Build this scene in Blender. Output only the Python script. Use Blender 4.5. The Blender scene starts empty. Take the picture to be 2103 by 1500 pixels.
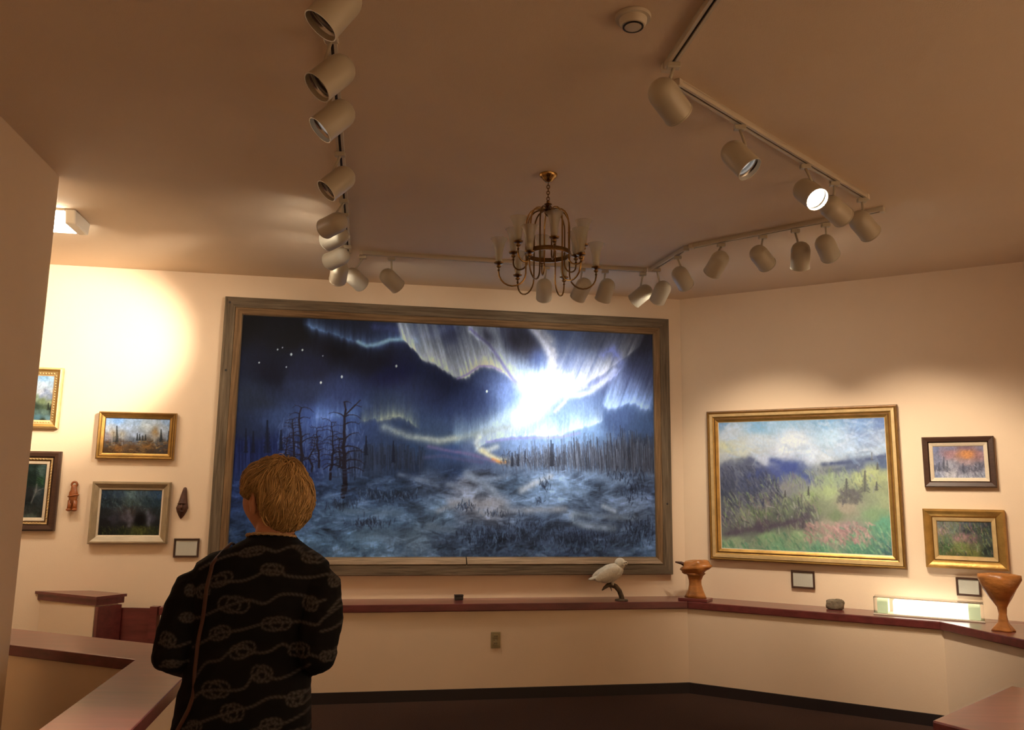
import bpy, bmesh, math, random
import numpy as np
from mathutils import Vector, Matrix, noise as mnoise

# ------------------------------------------------------------------ camera, light, exposure
SC = bpy.context.scene
COL = SC.collection
FPX, CX, CY = 1657.5, 1051.5, 750.0
PITCH, ROLL = math.radians(9.027), math.radians(0.731)
CAMZ, H = 1.45, 3.08
_f = np.array([0, math.cos(PITCH), math.sin(PITCH)])
_u = np.array([0, -math.sin(PITCH), math.cos(PITCH)])
_x = np.array([1.0, 0, 0])
_xr = math.cos(ROLL) * _x + math.sin(ROLL) * _u
_ur = -math.sin(ROLL) * _x + math.cos(ROLL) * _u
RM = np.array([_xr, -_ur, _f])
cam_data = bpy.data.cameras.new('camera')
cam = bpy.data.objects.new('camera', cam_data)
COL.objects.link(cam)
cam_data.sensor_fit = 'HORIZONTAL'
cam_data.sensor_width = 36.0
cam_data.lens = FPX / 2103.0 * 36.0
cam_data.clip_start = 0.02
cam.matrix_world = Matrix(((_xr[0], _ur[0], -_f[0], 0), (_xr[1], _ur[1], -_f[1], 0), (_xr[2], _ur[2], -_f[2], CAMZ), (0, 0, 0, 1)))
SC.camera = cam
world = bpy.data.worlds.new('world')
SC.world = world
world.use_nodes = True
world.node_tree.nodes['Background'].inputs[0].default_value = (0.02, 0.017, 0.013, 1)
world.node_tree.nodes['Background'].inputs[1].default_value = 1.0
SC.view_settings.view_transform = 'Standard'
SC.view_settings.look = 'None'
SC.view_settings.gamma = 1.0
SC.view_settings.use_curve_mapping = False
SC.view_settings.exposure = 0.12
SC.cycles.use_denoising = True
SC.cycles.max_bounces = 8
SC.cycles.diffuse_bounces = 5
SC.cycles.sample_clamp_indirect = 6.0
LAMP = (1.0, 0.825, 0.62)
SPOT_GAIN = 1.6

def ray(x, y):
    return RM.T @ np.array([(x - CX) / FPX, (y - CY) / FPX, 1.0])
def atz(x, y, z):
    d = ray(x, y); t = (z - CAMZ) / d[2]
    return d * t + np.array([0, 0, CAMZ])
def aty(x, y, Y):
    d = ray(x, y)
    return d * (Y / d[1]) + np.array([0, 0, CAMZ])
def proj(P):
    c = (np.asarray(P) - np.array([0, 0, CAMZ])) @ RM.T
    return CX + FPX * c[..., 0] / c[..., 2], CY + FPX * c[..., 1] / c[..., 2]

# ------------------------------------------------------------------ room axes
AB, AR = math.radians(9.858), math.radians(-29.928)
CORNER = np.array([1.407, 6.629, 0.0])
da = np.array([math.cos(AB), math.sin(AB), 0]); na = np.array([-math.sin(AB), math.cos(AB), 0])
dr = np.array([math.cos(AR), math.sin(AR), 0]); nr = np.array([-math.sin(AR), math.cos(AR), 0])
def ST(s, t, z=0.0):            # along / out from the back wall
    return CORNER + da * s - na * t + np.array([0, 0, z])
def RT(s, t, z=0.0):            # along / out from the right wall
    return CORNER + dr * s - nr * t + np.array([0, 0, z])

# ------------------------------------------------------------------ materials
def lin(c):
    c = np.asarray(c, float)
    return np.where(c <= 0.04045, c / 12.92, ((c + 0.055) / 1.055) ** 2.4)
def rgb(r, g, b):
    return tuple(lin(np.array([r, g, b]) / 255.0)) + (1.0,)
MATS = {}
def mat(name, col, rough=0.5, metal=0.0, noise=0.0, nscale=8.0, stretch=(1, 1, 1), bump=0.0, bscale=60.0, col2=None,
        coat=0.0, spec=0.5, emit=None, estr=0.0, trans=0.0, sheen=0.0):
    if name in MATS: return MATS[name]
    m = bpy.data.materials.new(name); m.use_nodes = True
    nt = m.node_tree; N = nt.nodes; L = nt.links
    p = N['Principled BSDF']
    p.inputs['Base Color'].default_value = col
    p.inputs['Roughness'].default_value = rough
    p.inputs['Metallic'].default_value = metal
    p.inputs['Specular IOR Level'].default_value = spec
    p.inputs['Coat Weight'].default_value = coat
    p.inputs['Coat Roughness'].default_value = 0.25
    p.inputs['Transmission Weight'].default_value = trans
    p.inputs['Sheen Weight'].default_value = sheen
    if emit is not None:
        p.inputs['Emission Color'].default_value = emit
        p.inputs['Emission Strength'].default_value = estr
    if noise > 0 or bump > 0:
        tc = N.new('ShaderNodeTexCoord'); mp = N.new('ShaderNodeMapping')
        mp.inputs['Scale'].default_value = stretch
        L.new(tc.outputs['Object'], mp.inputs['Vector'])
    if noise > 0:
        nz = N.new('ShaderNodeTexNoise'); nz.inputs['Scale'].default_value = nscale
        nz.inputs['Detail'].default_value = 6.0; nz.inputs['Roughness'].default_value = 0.62
        L.new(mp.outputs['Vector'], nz.inputs['Vector'])
        rp = N.new('ShaderNodeValToRGB')
        c2 = col2 if col2 else tuple(c * (1 - noise) for c in col[:3]) + (1,)
        rp.color_ramp.elements[0].position = 0.32; rp.color_ramp.elements[0].color = c2
        rp.color_ramp.elements[1].position = 0.68; rp.color_ramp.elements[1].color = col
        L.new(nz.outputs['Fac'], rp.inputs['Fac'])
        L.new(rp.outputs['Color'], p.inputs['Base Color'])
    if bump > 0:
        bz = N.new('ShaderNodeTexNoise'); bz.inputs['Scale'].default_value = bscale
        bz.inputs['Detail'].default_value = 4.0
        L.new(mp.outputs['Vector'], bz.inputs['Vector'])
        bp = N.new('ShaderNodeBump'); bp.inputs['Strength'].default_value = bump; bp.inputs['Distance'].default_value = 0.01
        L.new(bz.outputs['Fac'], bp.inputs['Height']); L.new(bp.outputs['Normal'], p.inputs['Normal'])
    MATS[name] = m
    return m
def vmat(name, rough=0.55, spec=0.4, bump=0.0, coat=0.0, sheen=0.0):
    if name in MATS: return MATS[name]
    m = bpy.data.materials.new(name); m.use_nodes = True
    nt = m.node_tree; N = nt.nodes; L = nt.links; p = N['Principled BSDF']
    a = N.new('ShaderNodeAttribute'); a.attribute_name = 'paint'
    L.new(a.outputs['Color'], p.inputs['Base Color'])
    p.inputs['Roughness'].default_value = rough; p.inputs['Specular IOR Level'].default_value = spec
    p.inputs['Coat Weight'].default_value = coat; p.inputs['Sheen Weight'].default_value = sheen
    if bump > 0:
        tc = N.new('ShaderNodeTexCoord'); bz = N.new('ShaderNodeTexNoise'); bz.inputs['Scale'].default_value = 90
        L.new(tc.outputs['Object'], bz.inputs['Vector'])
        bp = N.new('ShaderNodeBump'); bp.inputs['Strength'].default_value = bump; bp.inputs['Distance'].default_value = 0.004
        L.new(bz.outputs['Fac'], bp.inputs['Height']); L.new(bp.outputs['Normal'], p.inputs['Normal'])
    MATS[name] = m
    return m

M_WALL = mat('wall_paint', (0.80, 0.635, 0.465, 1), 0.75, noise=0.04, nscale=1.5, bump=0.12, bscale=220, spec=0.2)
M_CEIL = mat('ceiling_paint', (0.76, 0.61, 0.455, 1), 0.85, noise=0.05, nscale=1.2, bump=0.2, bscale=260, spec=0.15)
M_CARPET = mat('carpet', (0.075, 0.042, 0.032, 1), 0.95, noise=0.45, nscale=160, bump=0.5, bscale=300, spec=0.1)
M_BASE = mat('baseboard_vinyl', (0.016, 0.011, 0.012, 1), 0.5)
M_REDWOOD = mat('red_wood', (0.175, 0.034, 0.033, 1), 0.30, noise=0.45, nscale=3.0, stretch=(1, 9, 9), coat=0.6)
M_WHITE = mat('white_enamel', (0.50, 0.45, 0.35, 1), 0.35)
M_TRACK = mat('track_enamel', (0.60, 0.53, 0.42, 1), 0.5)
M_SLOT = mat('track_slot', (0.02, 0.014, 0.01, 1), 0.6)
M_REFL = mat('lamp_reflector', (0.55, 0.55, 0.55, 1), 0.25, metal=1.0)
M_LENS = mat('lamp_lens', (0.75, 0.78, 0.80, 1), 0.15, spec=0.8)
M_LIT = mat('lamp_lit', (1, 1, 1, 1), 0.3, emit=(1, 0.90, 0.74, 1), estr=40.0)
M_DIM = mat('lamp_frosted_lens', (0.8, 0.82, 0.85, 1), 0.3, emit=(1, 0.95, 0.88, 1), estr=0.35)
M_LITREFL = mat('lamp_lit_reflector', (0.9, 0.85, 0.7, 1), 0.4)
M_BRASS = mat('brass', (0.48, 0.30, 0.11, 1), 0.22, metal=1.0)
M_DBRASS = mat('dark_brass', (0.20, 0.115, 0.045, 1), 0.3, metal=1.0)
M_GOLD = mat('gold_leaf', (0.50, 0.29, 0.075, 1), 0.38, metal=0.65, noise=0.35, nscale=14, bump=0.15, bscale=50)
M_GOLDL = mat('pale_gold', (0.66, 0.47, 0.22, 1), 0.45, metal=0.35, noise=0.25, nscale=16, bump=0.1, bscale=60)
M_GOLDD = mat('dark_gold', (0.20, 0.095, 0.025, 1), 0.45, metal=0.3, noise=0.4, nscale=20)
M_LINEN = mat('linen_liner', (0.66, 0.56, 0.42, 1), 0.8, noise=0.12, nscale=80)
M_CHAMP = mat('champagne_wood', (0.36, 0.27, 0.16, 1), 0.42, noise=0.3, nscale=12, stretch=(1, 6, 1), metal=0.15)
M_WALNUT = mat('walnut', (0.065, 0.028, 0.016, 1), 0.4, noise=0.4, nscale=12, stretch=(1, 8, 8))
def oldwood(nm, c, k):
    return [mat(nm + ax, c, 0.8, noise=0.62, nscale=3.2, stretch=st, bump=0.5, bscale=10, spec=0.15, col2=tuple(q * k for q in c[:3]) + (1,)) for ax, st in (('_h', (1, 22, 22)), ('_v', (22, 22, 1)))]
W_GREY = oldwood('weathered_grey', (0.20, 0.150, 0.100, 1), 0.42)
W_BROWN = oldwood('weathered_brown', (0.27, 0.165, 0.085, 1), 0.42)
W_PALE = oldwood('weathered_pale', (0.38, 0.28, 0.19, 1), 0.45)
M_PAPER = vmat('printed_paper', 0.6)
M_OIL = vmat('oil_paint', 0.6, spec=0.15, bump=0.15)
M_HONEY = mat('honey_wood', (0.52, 0.20, 0.048, 1), 0.32, noise=0.5, nscale=9, stretch=(1, 1, 2.5), bump=0.2, bscale=30)
M_CARVED = mat('carved_orange_wood', (0.36, 0.105, 0.025, 1), 0.38, noise=0.45, nscale=18, bump=0.25, bscale=40)
M_BARK = mat('dark_carved_wood', (0.10, 0.034, 0.016, 1), 0.55, noise=0.5, nscale=22, bump=0.5, bscale=50)
M_OWL = mat('owl_cream', (0.74, 0.69, 0.56, 1), 0.7, noise=0.22, nscale=40, bump=0.4, bscale=90)
M_BRANCH = mat('branch_bark', (0.13, 0.09, 0.055, 1), 0.8, noise=0.5, nscale=40, bump=0.6, bscale=80)
M_BLACK = mat('black_plastic', (0.012, 0.010, 0.010, 1), 0.4)
M_OUTLET = mat('outlet_ivory', (0.30, 0.235, 0.115, 1), 0.45)
M_STONE = mat('stone', (0.20, 0.155, 0.10, 1), 0.8, noise=0.6, nscale=30, bump=0.6, bscale=60)
M_TUBE = mat('lit_diffuser', (1, 1, 1, 1), 0.4, emit=(1, 0.95, 0.80, 1), estr=2.6)
M_ENDS = mat('case_end_acrylic', (0.75, 0.80, 0.52, 1), 0.3, emit=(0.92, 1.0, 0.55, 1), estr=0.42)
M_FIX = mat('ceiling_fixture_lit', (1, 1, 1, 1), 0.4, emit=(1, 0.90, 0.72, 1), estr=26.0)
M_FIXEND = mat('fixture_end_plastic', (0.72, 0.68, 0.60, 1), 0.5)
M_FROST = None
def frost():
    m = bpy.data.materials.new('frosted_glass'); m.use_nodes = True
    nt = m.node_tree; N = nt.nodes; L = nt.links
    out = N['Material Output']; N.remove(N['Principled BSDF'])
    tr = N.new('ShaderNodeBsdfTransparent'); tr.inputs[0].default_value = (0.92, 0.90, 0.84, 1)
    df = N.new('ShaderNodeBsdfDiffuse'); df.inputs[0].default_value = (0.62, 0.58, 0.48, 1)
    tl = N.new('ShaderNodeBsdfTranslucent'); tl.inputs[0].default_value = (0.62, 0.58, 0.48, 1)
    gl = N.new('ShaderNodeBsdfGlossy'); gl.inputs['Roughness'].default_value = 0.3
    a = N.new('ShaderNodeMixShader'); b = N.new('ShaderNodeMixShader'); c = N.new('ShaderNodeMixShader')
    L.new(df.outputs[0], a.inputs[1]); L.new(tl.outputs[0], a.inputs[2]); a.inputs[0].default_value = 0.5
    L.new(a.outputs[0], b.inputs[1]); L.new(gl.outputs[0], b.inputs[2]); b.inputs[0].default_value = 0.06
    L.new(tr.outputs[0], c.inputs[1]); L.new(b.outputs[0], c.inputs[2]); c.inputs[0].default_value = 0.42
    L.new(c.outputs[0], out.inputs['Surface'])
    return m
M_FROST = frost()
def glassmat():
    m = bpy.data.materials.new('clear_acrylic'); m.use_nodes = True
    nt = m.node_tree; N = nt.nodes; L = nt.links
    out = N['Material Output']; N.remove(N['Principled BSDF'])
    tr = N.new('ShaderNodeBsdfTransparent'); gl = N.new('ShaderNodeBsdfGlossy'); gl.inputs['Roughness'].default_value = 0.05
    mx = N.new('ShaderNodeMixShader'); fr = N.new('ShaderNodeFresnel'); fr.inputs[0].default_value = 1.45
    L.new(fr.outputs[0], mx.inputs[0]); L.new(tr.outputs[0], mx.inputs[1]); L.new(gl.outputs[0], mx.inputs[2])
    L.new(mx.outputs[0], out.inputs['Surface'])
    return m
M_GLASS = glassmat()

# ------------------------------------------------------------------ mesh builder
class MB:
    def __init__(self): self.v = []; self.f = []; self.m = []
    def add(self, v, f, mi=0):
        o = len(self.v); self.v += [tuple(map(float, p)) for p in v]
        self.f += [tuple(i + o for i in q) for q in f]; self.m += [mi] * len(f); return self
    def box(self, c, s, mi=0, R=None):
        hx, hy, hz = s[0] / 2, s[1] / 2, s[2] / 2
        v = [(-hx, -hy, -hz), (hx, -hy, -hz), (hx, hy, -hz), (-hx, hy, -hz), (-hx, -hy, hz), (hx, -hy, hz), (hx, hy, hz), (-hx, hy, hz)]
        if R is not None: v = [tuple(R @ Vector(p)) for p in v]
        v = [(p[0] + c[0], p[1] + c[1], p[2] + c[2]) for p in v]
        return self.add(v, [(0, 3, 2, 1), (4, 5, 6, 7), (0, 1, 5, 4), (1, 2, 6, 5), (2, 3, 7, 6), (3, 0, 4, 7)], mi)
    def prism(self, poly, z0, z1, mi=0):
        n = len(poly)
        ar = sum(poly[i][0] * poly[(i + 1) % n][1] - poly[(i + 1) % n][0] * poly[i][1] for i in range(n))
        if ar < 0: poly = poly[::-1]
        v = [(p[0], p[1], z0) for p in poly] + [(p[0], p[1], z1) for p in poly]
        f = [tuple(range(n - 1, -1, -1)), tuple(range(n, 2 * n))] + [(i, (i + 1) % n, n + (i + 1) % n, n + i) for i in range(n)]
        return self.add(v, f, mi)
    def lathe(self, prof, n=24, mi=0, M=None, closed=False):
        v = []; f = []; k = len(prof)
        for j in range(n):
            a = 2 * math.pi * j / n; c, s = math.cos(a), math.sin(a)
            for (r, z) in prof:
                p = Vector((r * c, r * s, z))
                v.append(tuple(M @ p) if M is not None else tuple(p))
        for j in range(n):
            j2 = (j + 1) % n
            for i in range(k - 1): f.append((j * k + i, j2 * k + i, j2 * k + i + 1, j * k + i + 1))
        return self.add(v, f, mi)
    def tube(self, pts, rad, n=8, mi=0, cap=True, flat=1.0, up=None):
        pts = [Vector(p) for p in pts]; k = len(pts)
        if not hasattr(rad, '__len__'): rad = [rad] * k
        T = [(pts[min(i + 1, k - 1)] - pts[max(i - 1, 0)]).normalized() for i in range(k)]
        ref = Vector(up) if up is not None else (Vector((0, 0, 1)) if abs(T[0].z) < 0.9 else Vector((1, 0, 0)))
        nrm = (ref - T[0] * ref.dot(T[0])).normalized()
        v = []; f = []
        for i in range(k):
            nrm = (nrm - T[i] * nrm.dot(T[i]))
            nrm = nrm.normalized() if nrm.length > 1e-6 else T[i].orthogonal().normalized()
            b = T[i].cross(nrm)
            for j in range(n):
                a = 2 * math.pi * j / n
                v.append(tuple(pts[i] + (b * math.cos(a) + nrm * (math.sin(a) * flat)) * rad[i]))
        for i in range(k - 1):
            for j in range(n): f.append((i * n + j, i * n + (j + 1) % n, (i + 1) * n + (j + 1) % n, (i + 1) * n + j))
        if cap: f += [tuple(range(n - 1, -1, -1)), tuple((k - 1) * n + j for j in range(n))]
        return self.add(v, f, mi)
    def ell(self, c, r, n=16, m=10, mi=0, R=None, fn=None):
        v = []; f = []
        for i in range(m + 1):
            th = math.pi * i / m
            for j in range(n):
                a = 2 * math.pi * j / n
                d = Vector((math.sin(th) * math.cos(a), math.sin(th) * math.sin(a), math.cos(th)))
                k = fn(d) if fn else 1.0
                p = Vector((d.x * r[0] * k, d.y * r[1] * k, d.z * r[2] * k))
                if R is not None: p = R @ p
                v.append((p.x + c[0], p.y + c[1], p.z + c[2]))
        for i in range(m):
            for j in range(n): f.append((i * n + j, (i + 1) * n + j, (i + 1) * n + (j + 1) % n, i * n + (j + 1) % n))
        return self.add(v, f, mi)
    def mesh(self, name, mats, smooth=False, merge=True, recalc=True):
        me = bpy.data.meshes.new(name); me.from_pydata(self.v, [], self.f)
        if not isinstance(mats, (list, tuple)): mats = [mats]
        for m in mats: me.materials.append(m)
        for p, mi in zip(me.polygons, self.m): p.material_index = min(mi, len(mats) - 1)
        bm = bmesh.new(); bm.from_mesh(me)
        if merge: bmesh.ops.remove_doubles(bm, verts=bm.verts, dist=1e-5)
        if recalc: bmesh.ops.recalc_face_normals(bm, faces=bm.faces)
        bm.to_mesh(me); bm.free()
        if smooth:
            for p in me.polygons: p.use_smooth = True
            if smooth == 'auto':
                me.set_sharp_from_angle(angle=math.radians(35))
        me.update()
        return me
    def build(self, name, mats, parent=None, smooth=False, merge=True, loc=None, bevel=0.0):
        me = self.mesh(name, mats, smooth, merge)
        o = bpy.data.objects.new(name, me); COL.objects.link(o)
        if parent is not None: o.parent = parent
        if loc is not None: o.location = loc
        if bevel > 0:
            b = o.modifiers.new('bevel', 'BEVEL'); b.width = bevel; b.segments = 2; b.limit_method = 'ANGLE'
        return o
def tag(o, label, cat, group=None):
    o['label'] = label; o['category'] = cat
    if group: o['group'] = group
    return o
def empty(name, loc, rz=0.0):
    e = bpy.data.objects.new(name, None); COL.objects.link(e); e.location = Vector(loc); e.rotation_euler = (0, 0, rz)
    e.empty_display_size = 0.1
    return e
def struct(o, label=None, cat=None):
    o['kind'] = 'structure'
    if label: o['label'] = label
    if cat: o['category'] = cat
    return o
def fastgrid(name, V, faces, cols, material, smooth=True):
    me = bpy.data.meshes.new(name)
    nv, nf = len(V), len(faces)
    me.vertices.add(nv); me.vertices.foreach_set('co', np.asarray(V, np.float32).ravel())
    me.loops.add(nf * 4); me.loops.foreach_set('vertex_index', np.asarray(faces, np.int32).ravel())
    me.polygons.add(nf); me.polygons.foreach_set('loop_start', np.arange(0, nf * 4, 4, dtype=np.int32))
    me.polygons.foreach_set('loop_total', np.full(nf, 4, np.int32))
    me.update(calc_edges=True)
    paintcol(me, cols)
    me.materials.append(material)
    if smooth: me.polygons.foreach_set('use_smooth', np.ones(nf, bool))
    me.validate()
    return me
def paintcol(me, cols):
    at = me.color_attributes.new('paint', 'FLOAT_COLOR', 'POINT')
    c = np.ones((len(cols), 4), np.float32); c[:, :3] = cols
    at.data.foreach_set('color', c.ravel())

# ------------------------------------------------------------------ structure
def wall(name, P, Q, thick, label, z0=0.0, z1=H, out=1.0):
    P = np.array(P[:2]); Q = np.array(Q[:2]); d = (Q - P) / np.linalg.norm(Q - P); n = np.array([-d[1], d[0]]) * out
    o = MB().prism([tuple(P), tuple(Q), tuple(Q + n * thick), tuple(P + n * thick)], z0, z1).build(name, M_WALL)
    return struct(o, label, 'wall')
D78 = np.array([math.cos(math.radians(-78)), math.sin(math.radians(-78)), 0])
KL = np.array([-2.412, 4.073, 0]); E1 = -na
RTURN = RT(2.45, 0)
SIDE_END = RTURN + D78 * 8.6
BACKY = SIDE_END[1]
wall('wall_back', ST(-7.2, 0), ST(0, 0), 0.12, 'long cream wall behind the large aurora painting')
wall('wall_right', RT(0, 0), RT(2.45, 0), 0.12, 'cream wall angled away from the aurora wall, lit by spotlights')
wall('wall_side', RTURN, SIDE_END, 0.12, 'cream side wall beyond the angled wall')
LB = KL + E1 * 9.0
lb2 = LB - da * 3.0; lb3 = KL - da * 3.0
struct(MB().prism([tuple(KL[:2]), tuple(LB[:2]), tuple(lb2[:2]), tuple(lb3[:2])], 0, H).build('wall_left', M_WALL), 'dim brown wall end beside the ceiling lamp and hallway', 'wall')
wall('wall_hall', ST(-7.2, 0), ST(-7.2, 1.86), 0.12, 'cream end wall of the side hallway', out=-1)
wall('wall_rear', (LB[0] - 0.3, LB[1] + 0.5), (SIDE_END[0] + 0.3, SIDE_END[1] + 0.3), 0.12, 'cream wall behind the viewer', out=-1)
struct(MB().box((-0.3, 1.6, -0.05), (14, 13, 0.1)).build('floor', M_CARPET), 'dark brown carpet', 'floor')
struct(MB().box((-0.3, 1.6, H + 0.05), (14, 13, 0.1)).build('ceiling', M_CEIL), 'plain painted ceiling in warm dim light', 'ceiling')

# low walls with red wood caps
TF = 0.31; ZC = 0.66; CT = 0.053
half = TF * math.tan((AB - AR) / 2)
FC = CORNER - da * half - na * TF
def capfc(t): return CORNER - da * (t * math.tan((AB - AR) / 2)) - na * t
RF = RT(1.82, TF); 
sideF2 = RF + D78 * 4.2
sideB1 = RTURN; sideB2 = RTURN + D78 * 4.2
def p2(*a): return [tuple(q[:2]) for q in a]
g = 0.004
struct(MB().prism(p2(ST(-3.86, g), ST(-3.86, TF), FC, CORNER - na * g - da * g), 0, ZC - CT).build('wall_low_back', M_WALL), 'low cream half wall below the aurora painting', 'half wall')
struct(MB().prism(p2(CORNER - na * g + dr * g, FC, RF, RT(2.44, g)), 0, ZC - CT).build('wall_low_right', M_WALL), 'low cream half wall below the angled wall of paintings', 'half wall')
struct(MB().prism(p2(RT(2.44, g), RF, sideF2, sideB2 - dr * 0.01), 0, ZC - CT).build('wall_low_side', M_WALL), 'low cream half wall turning towards the viewer', 'half wall')
TO = TF + 0.022
cb = capfc(TO)
RFo = RT(1.80, TO); sdn = np.array([-D78[1], D78[0], 0])
RFo2 = RFo + D78 * 4.25
struct(MB().prism(p2(ST(-3.88, g), ST(-3.88, TO), cb, CORNER - na * g), ZC - CT, ZC).build('trim_1', M_REDWOOD, bevel=0.006), 'dark red wooden shelf cap under the aurora painting', 'shelf cap')
struct(MB().prism(p2(CORNER - na * g, cb, RFo, RT(2.44, g)), ZC - CT, ZC).build('trim_2', M_REDWOOD, bevel=0.006), 'dark red wooden shelf cap under the angled wall', 'shelf cap')
struct(MB().prism(p2(RT(2.44, g), RFo, RFo2, sideB2 - dr * 0.01), ZC - CT, ZC).build('trim_3', M_REDWOOD, bevel=0.006), 'dark red wooden shelf cap on the side half wall', 'shelf cap')
# baseboards
def baseb(name, P, Q, lab):
    P = np.array(P); Q = np.array(Q); d = (Q - P) / np.linalg.norm(Q - P); n = np.array([d[1], -d[0], 0])
    struct(MB().prism(p2(P, Q, Q + n * 0.012, P + n * 0.012), 0, 0.075).build(name, M_BASE), lab, 'baseboard')
baseb('baseboard_back', ST(-3.86, TF), FC, 'black vinyl baseboard under the aurora half wall')
baseb('baseboard_right', FC, RF, 'black vinyl baseboard under the angled half wall')
baseb('baseboard_side', RF, sideF2, 'black vinyl baseboard under the side half wall')

# stub wall, gate, near L-shaped half wall, near right half wall
ZS = 0.735
sa = ST(-4.78, 0.004); sb = ST(-4.27, 0.37); sc = ST(-4.125, 0.20); sd = ST(-4.42, 0.004)
struct(MB().prism(p2(ST(-4.74, 0.004), ST(-4.285, 0.335), ST(-4.175, 0.205), ST(-4.44, 0.004)), 0, ZS - CT).build('wall_stub', M_WALL), 'short cream stub wall beside the red gate', 'half wall')
struct(MB().prism(p2(sa, sb, sc, sd), ZS - 0.018, ZS).prism(p2(ST(-4.76, 0.004), ST(-4.272, 0.352), ST(-4.14, 0.20), ST(-4.42, 0.004)), ZS - CT - 0.006, ZS - 0.018).build('trim_4', M_REDWOOD), 'dark red cap on the short stub wall', 'shelf cap')
gate = empty('gate', ST(-4.05, 0.23))
def flatpanel(P, Q, z0, z1, th):
    P = np.array(P); Q = np.array(Q); d = (Q - P) / np.linalg.norm(Q - P); n = np.array([d[1], -d[0], 0])
    return [tuple((a - np.array(gate.location))[:2]) for a in (P, Q, Q + n * th, P + n * th)], z0, z1
tag(gate, 'dark red wooden gate panel between the stub wall and the shelf', 'gate')
MB().prism(*flatpanel(ST(-4.155, 0.20), ST(-3.93, 0.25), 0.03, 0.645, 0.022)).build('panel', M_REDWOOD, gate)
MB().prism(*flatpanel(ST(-3.935, 0.25), ST(-3.885, 0.262), 0.0, 0.66, 0.05)).build('post', M_REDWOOD, gate)
MB().prism(*flatpanel(ST(-4.275, 0.352), ST(-4.165, 0.222), 0.0, ZS - 0.065, 0.03)).build('end_board', M_REDWOOD, gate)
nl_d = ST(0.846, 0.533) - ST(0, 0); nl_d /= np.linalg.norm(nl_d)
def lwall(t, z0, z1, name, m, lab, cat, bev=0.0):
    # A near edge passes ST(-4.19,1.71)->ST(-3.565,2.11); B between s=-3.56 and s=-3.26
    i = ST(-3.562 + t, 2.108 - t * 0.55)
    a0 = i - nl_d * 2.0
    nn = np.array([-nl_d[1], nl_d[0], 0])
    wd = 0.335 - 2 * t
    o1 = i + nn * wd
    # outer corner where A's far edge meets s=-3.26
    s_out = -3.262 - t
    k = ((ST(s_out, 0) - o1) @ da) / (nl_d @ da)
    oc = o1 + nl_d * k
    poly = [a0, i, ST(-3.562 + t, 5.6), ST(s_out, 5.6), oc, a0 + nn * wd]
    return struct(MB().prism(p2(*poly), z0, z1).build(name, m, bevel=bev), lab, cat)
lwall(0.022, 0, ZC - CT, 'wall_low_near', M_WALL, 'near cream half wall with a bend beside the person', 'half wall')
lwall(0.0, ZC - CT, ZC, 'trim_5', M_REDWOOD, 'near red wooden ledge cap with a mitred bend beside the person', 'shelf cap', 0.004)
q0 = np.array([1.53, 3.07, 0]); e1 = np.array([0.745, 0.667, 0]); e2 = np.array([0.50, -0.866, 0])
qq = [q0, q0 + e1 * 0.85, q0 + e1 * 0.85 + e2 * 0.4, q0 + e2 * 0.4]
cen = sum(qq) / 4
struct(MB().prism(p2(*[cen + (q - cen) * 0.93 for q in qq]), 0, ZC - CT).build('wall_low_corner', M_WALL), 'near cream half wall end across the room from the person', 'half wall')
struct(MB().prism(p2(*qq), ZC - CT, ZC).build('trim_6', M_REDWOOD, bevel=0.006), 'near pinkish red ledge cap end across the room from the person', 'shelf cap')

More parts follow.
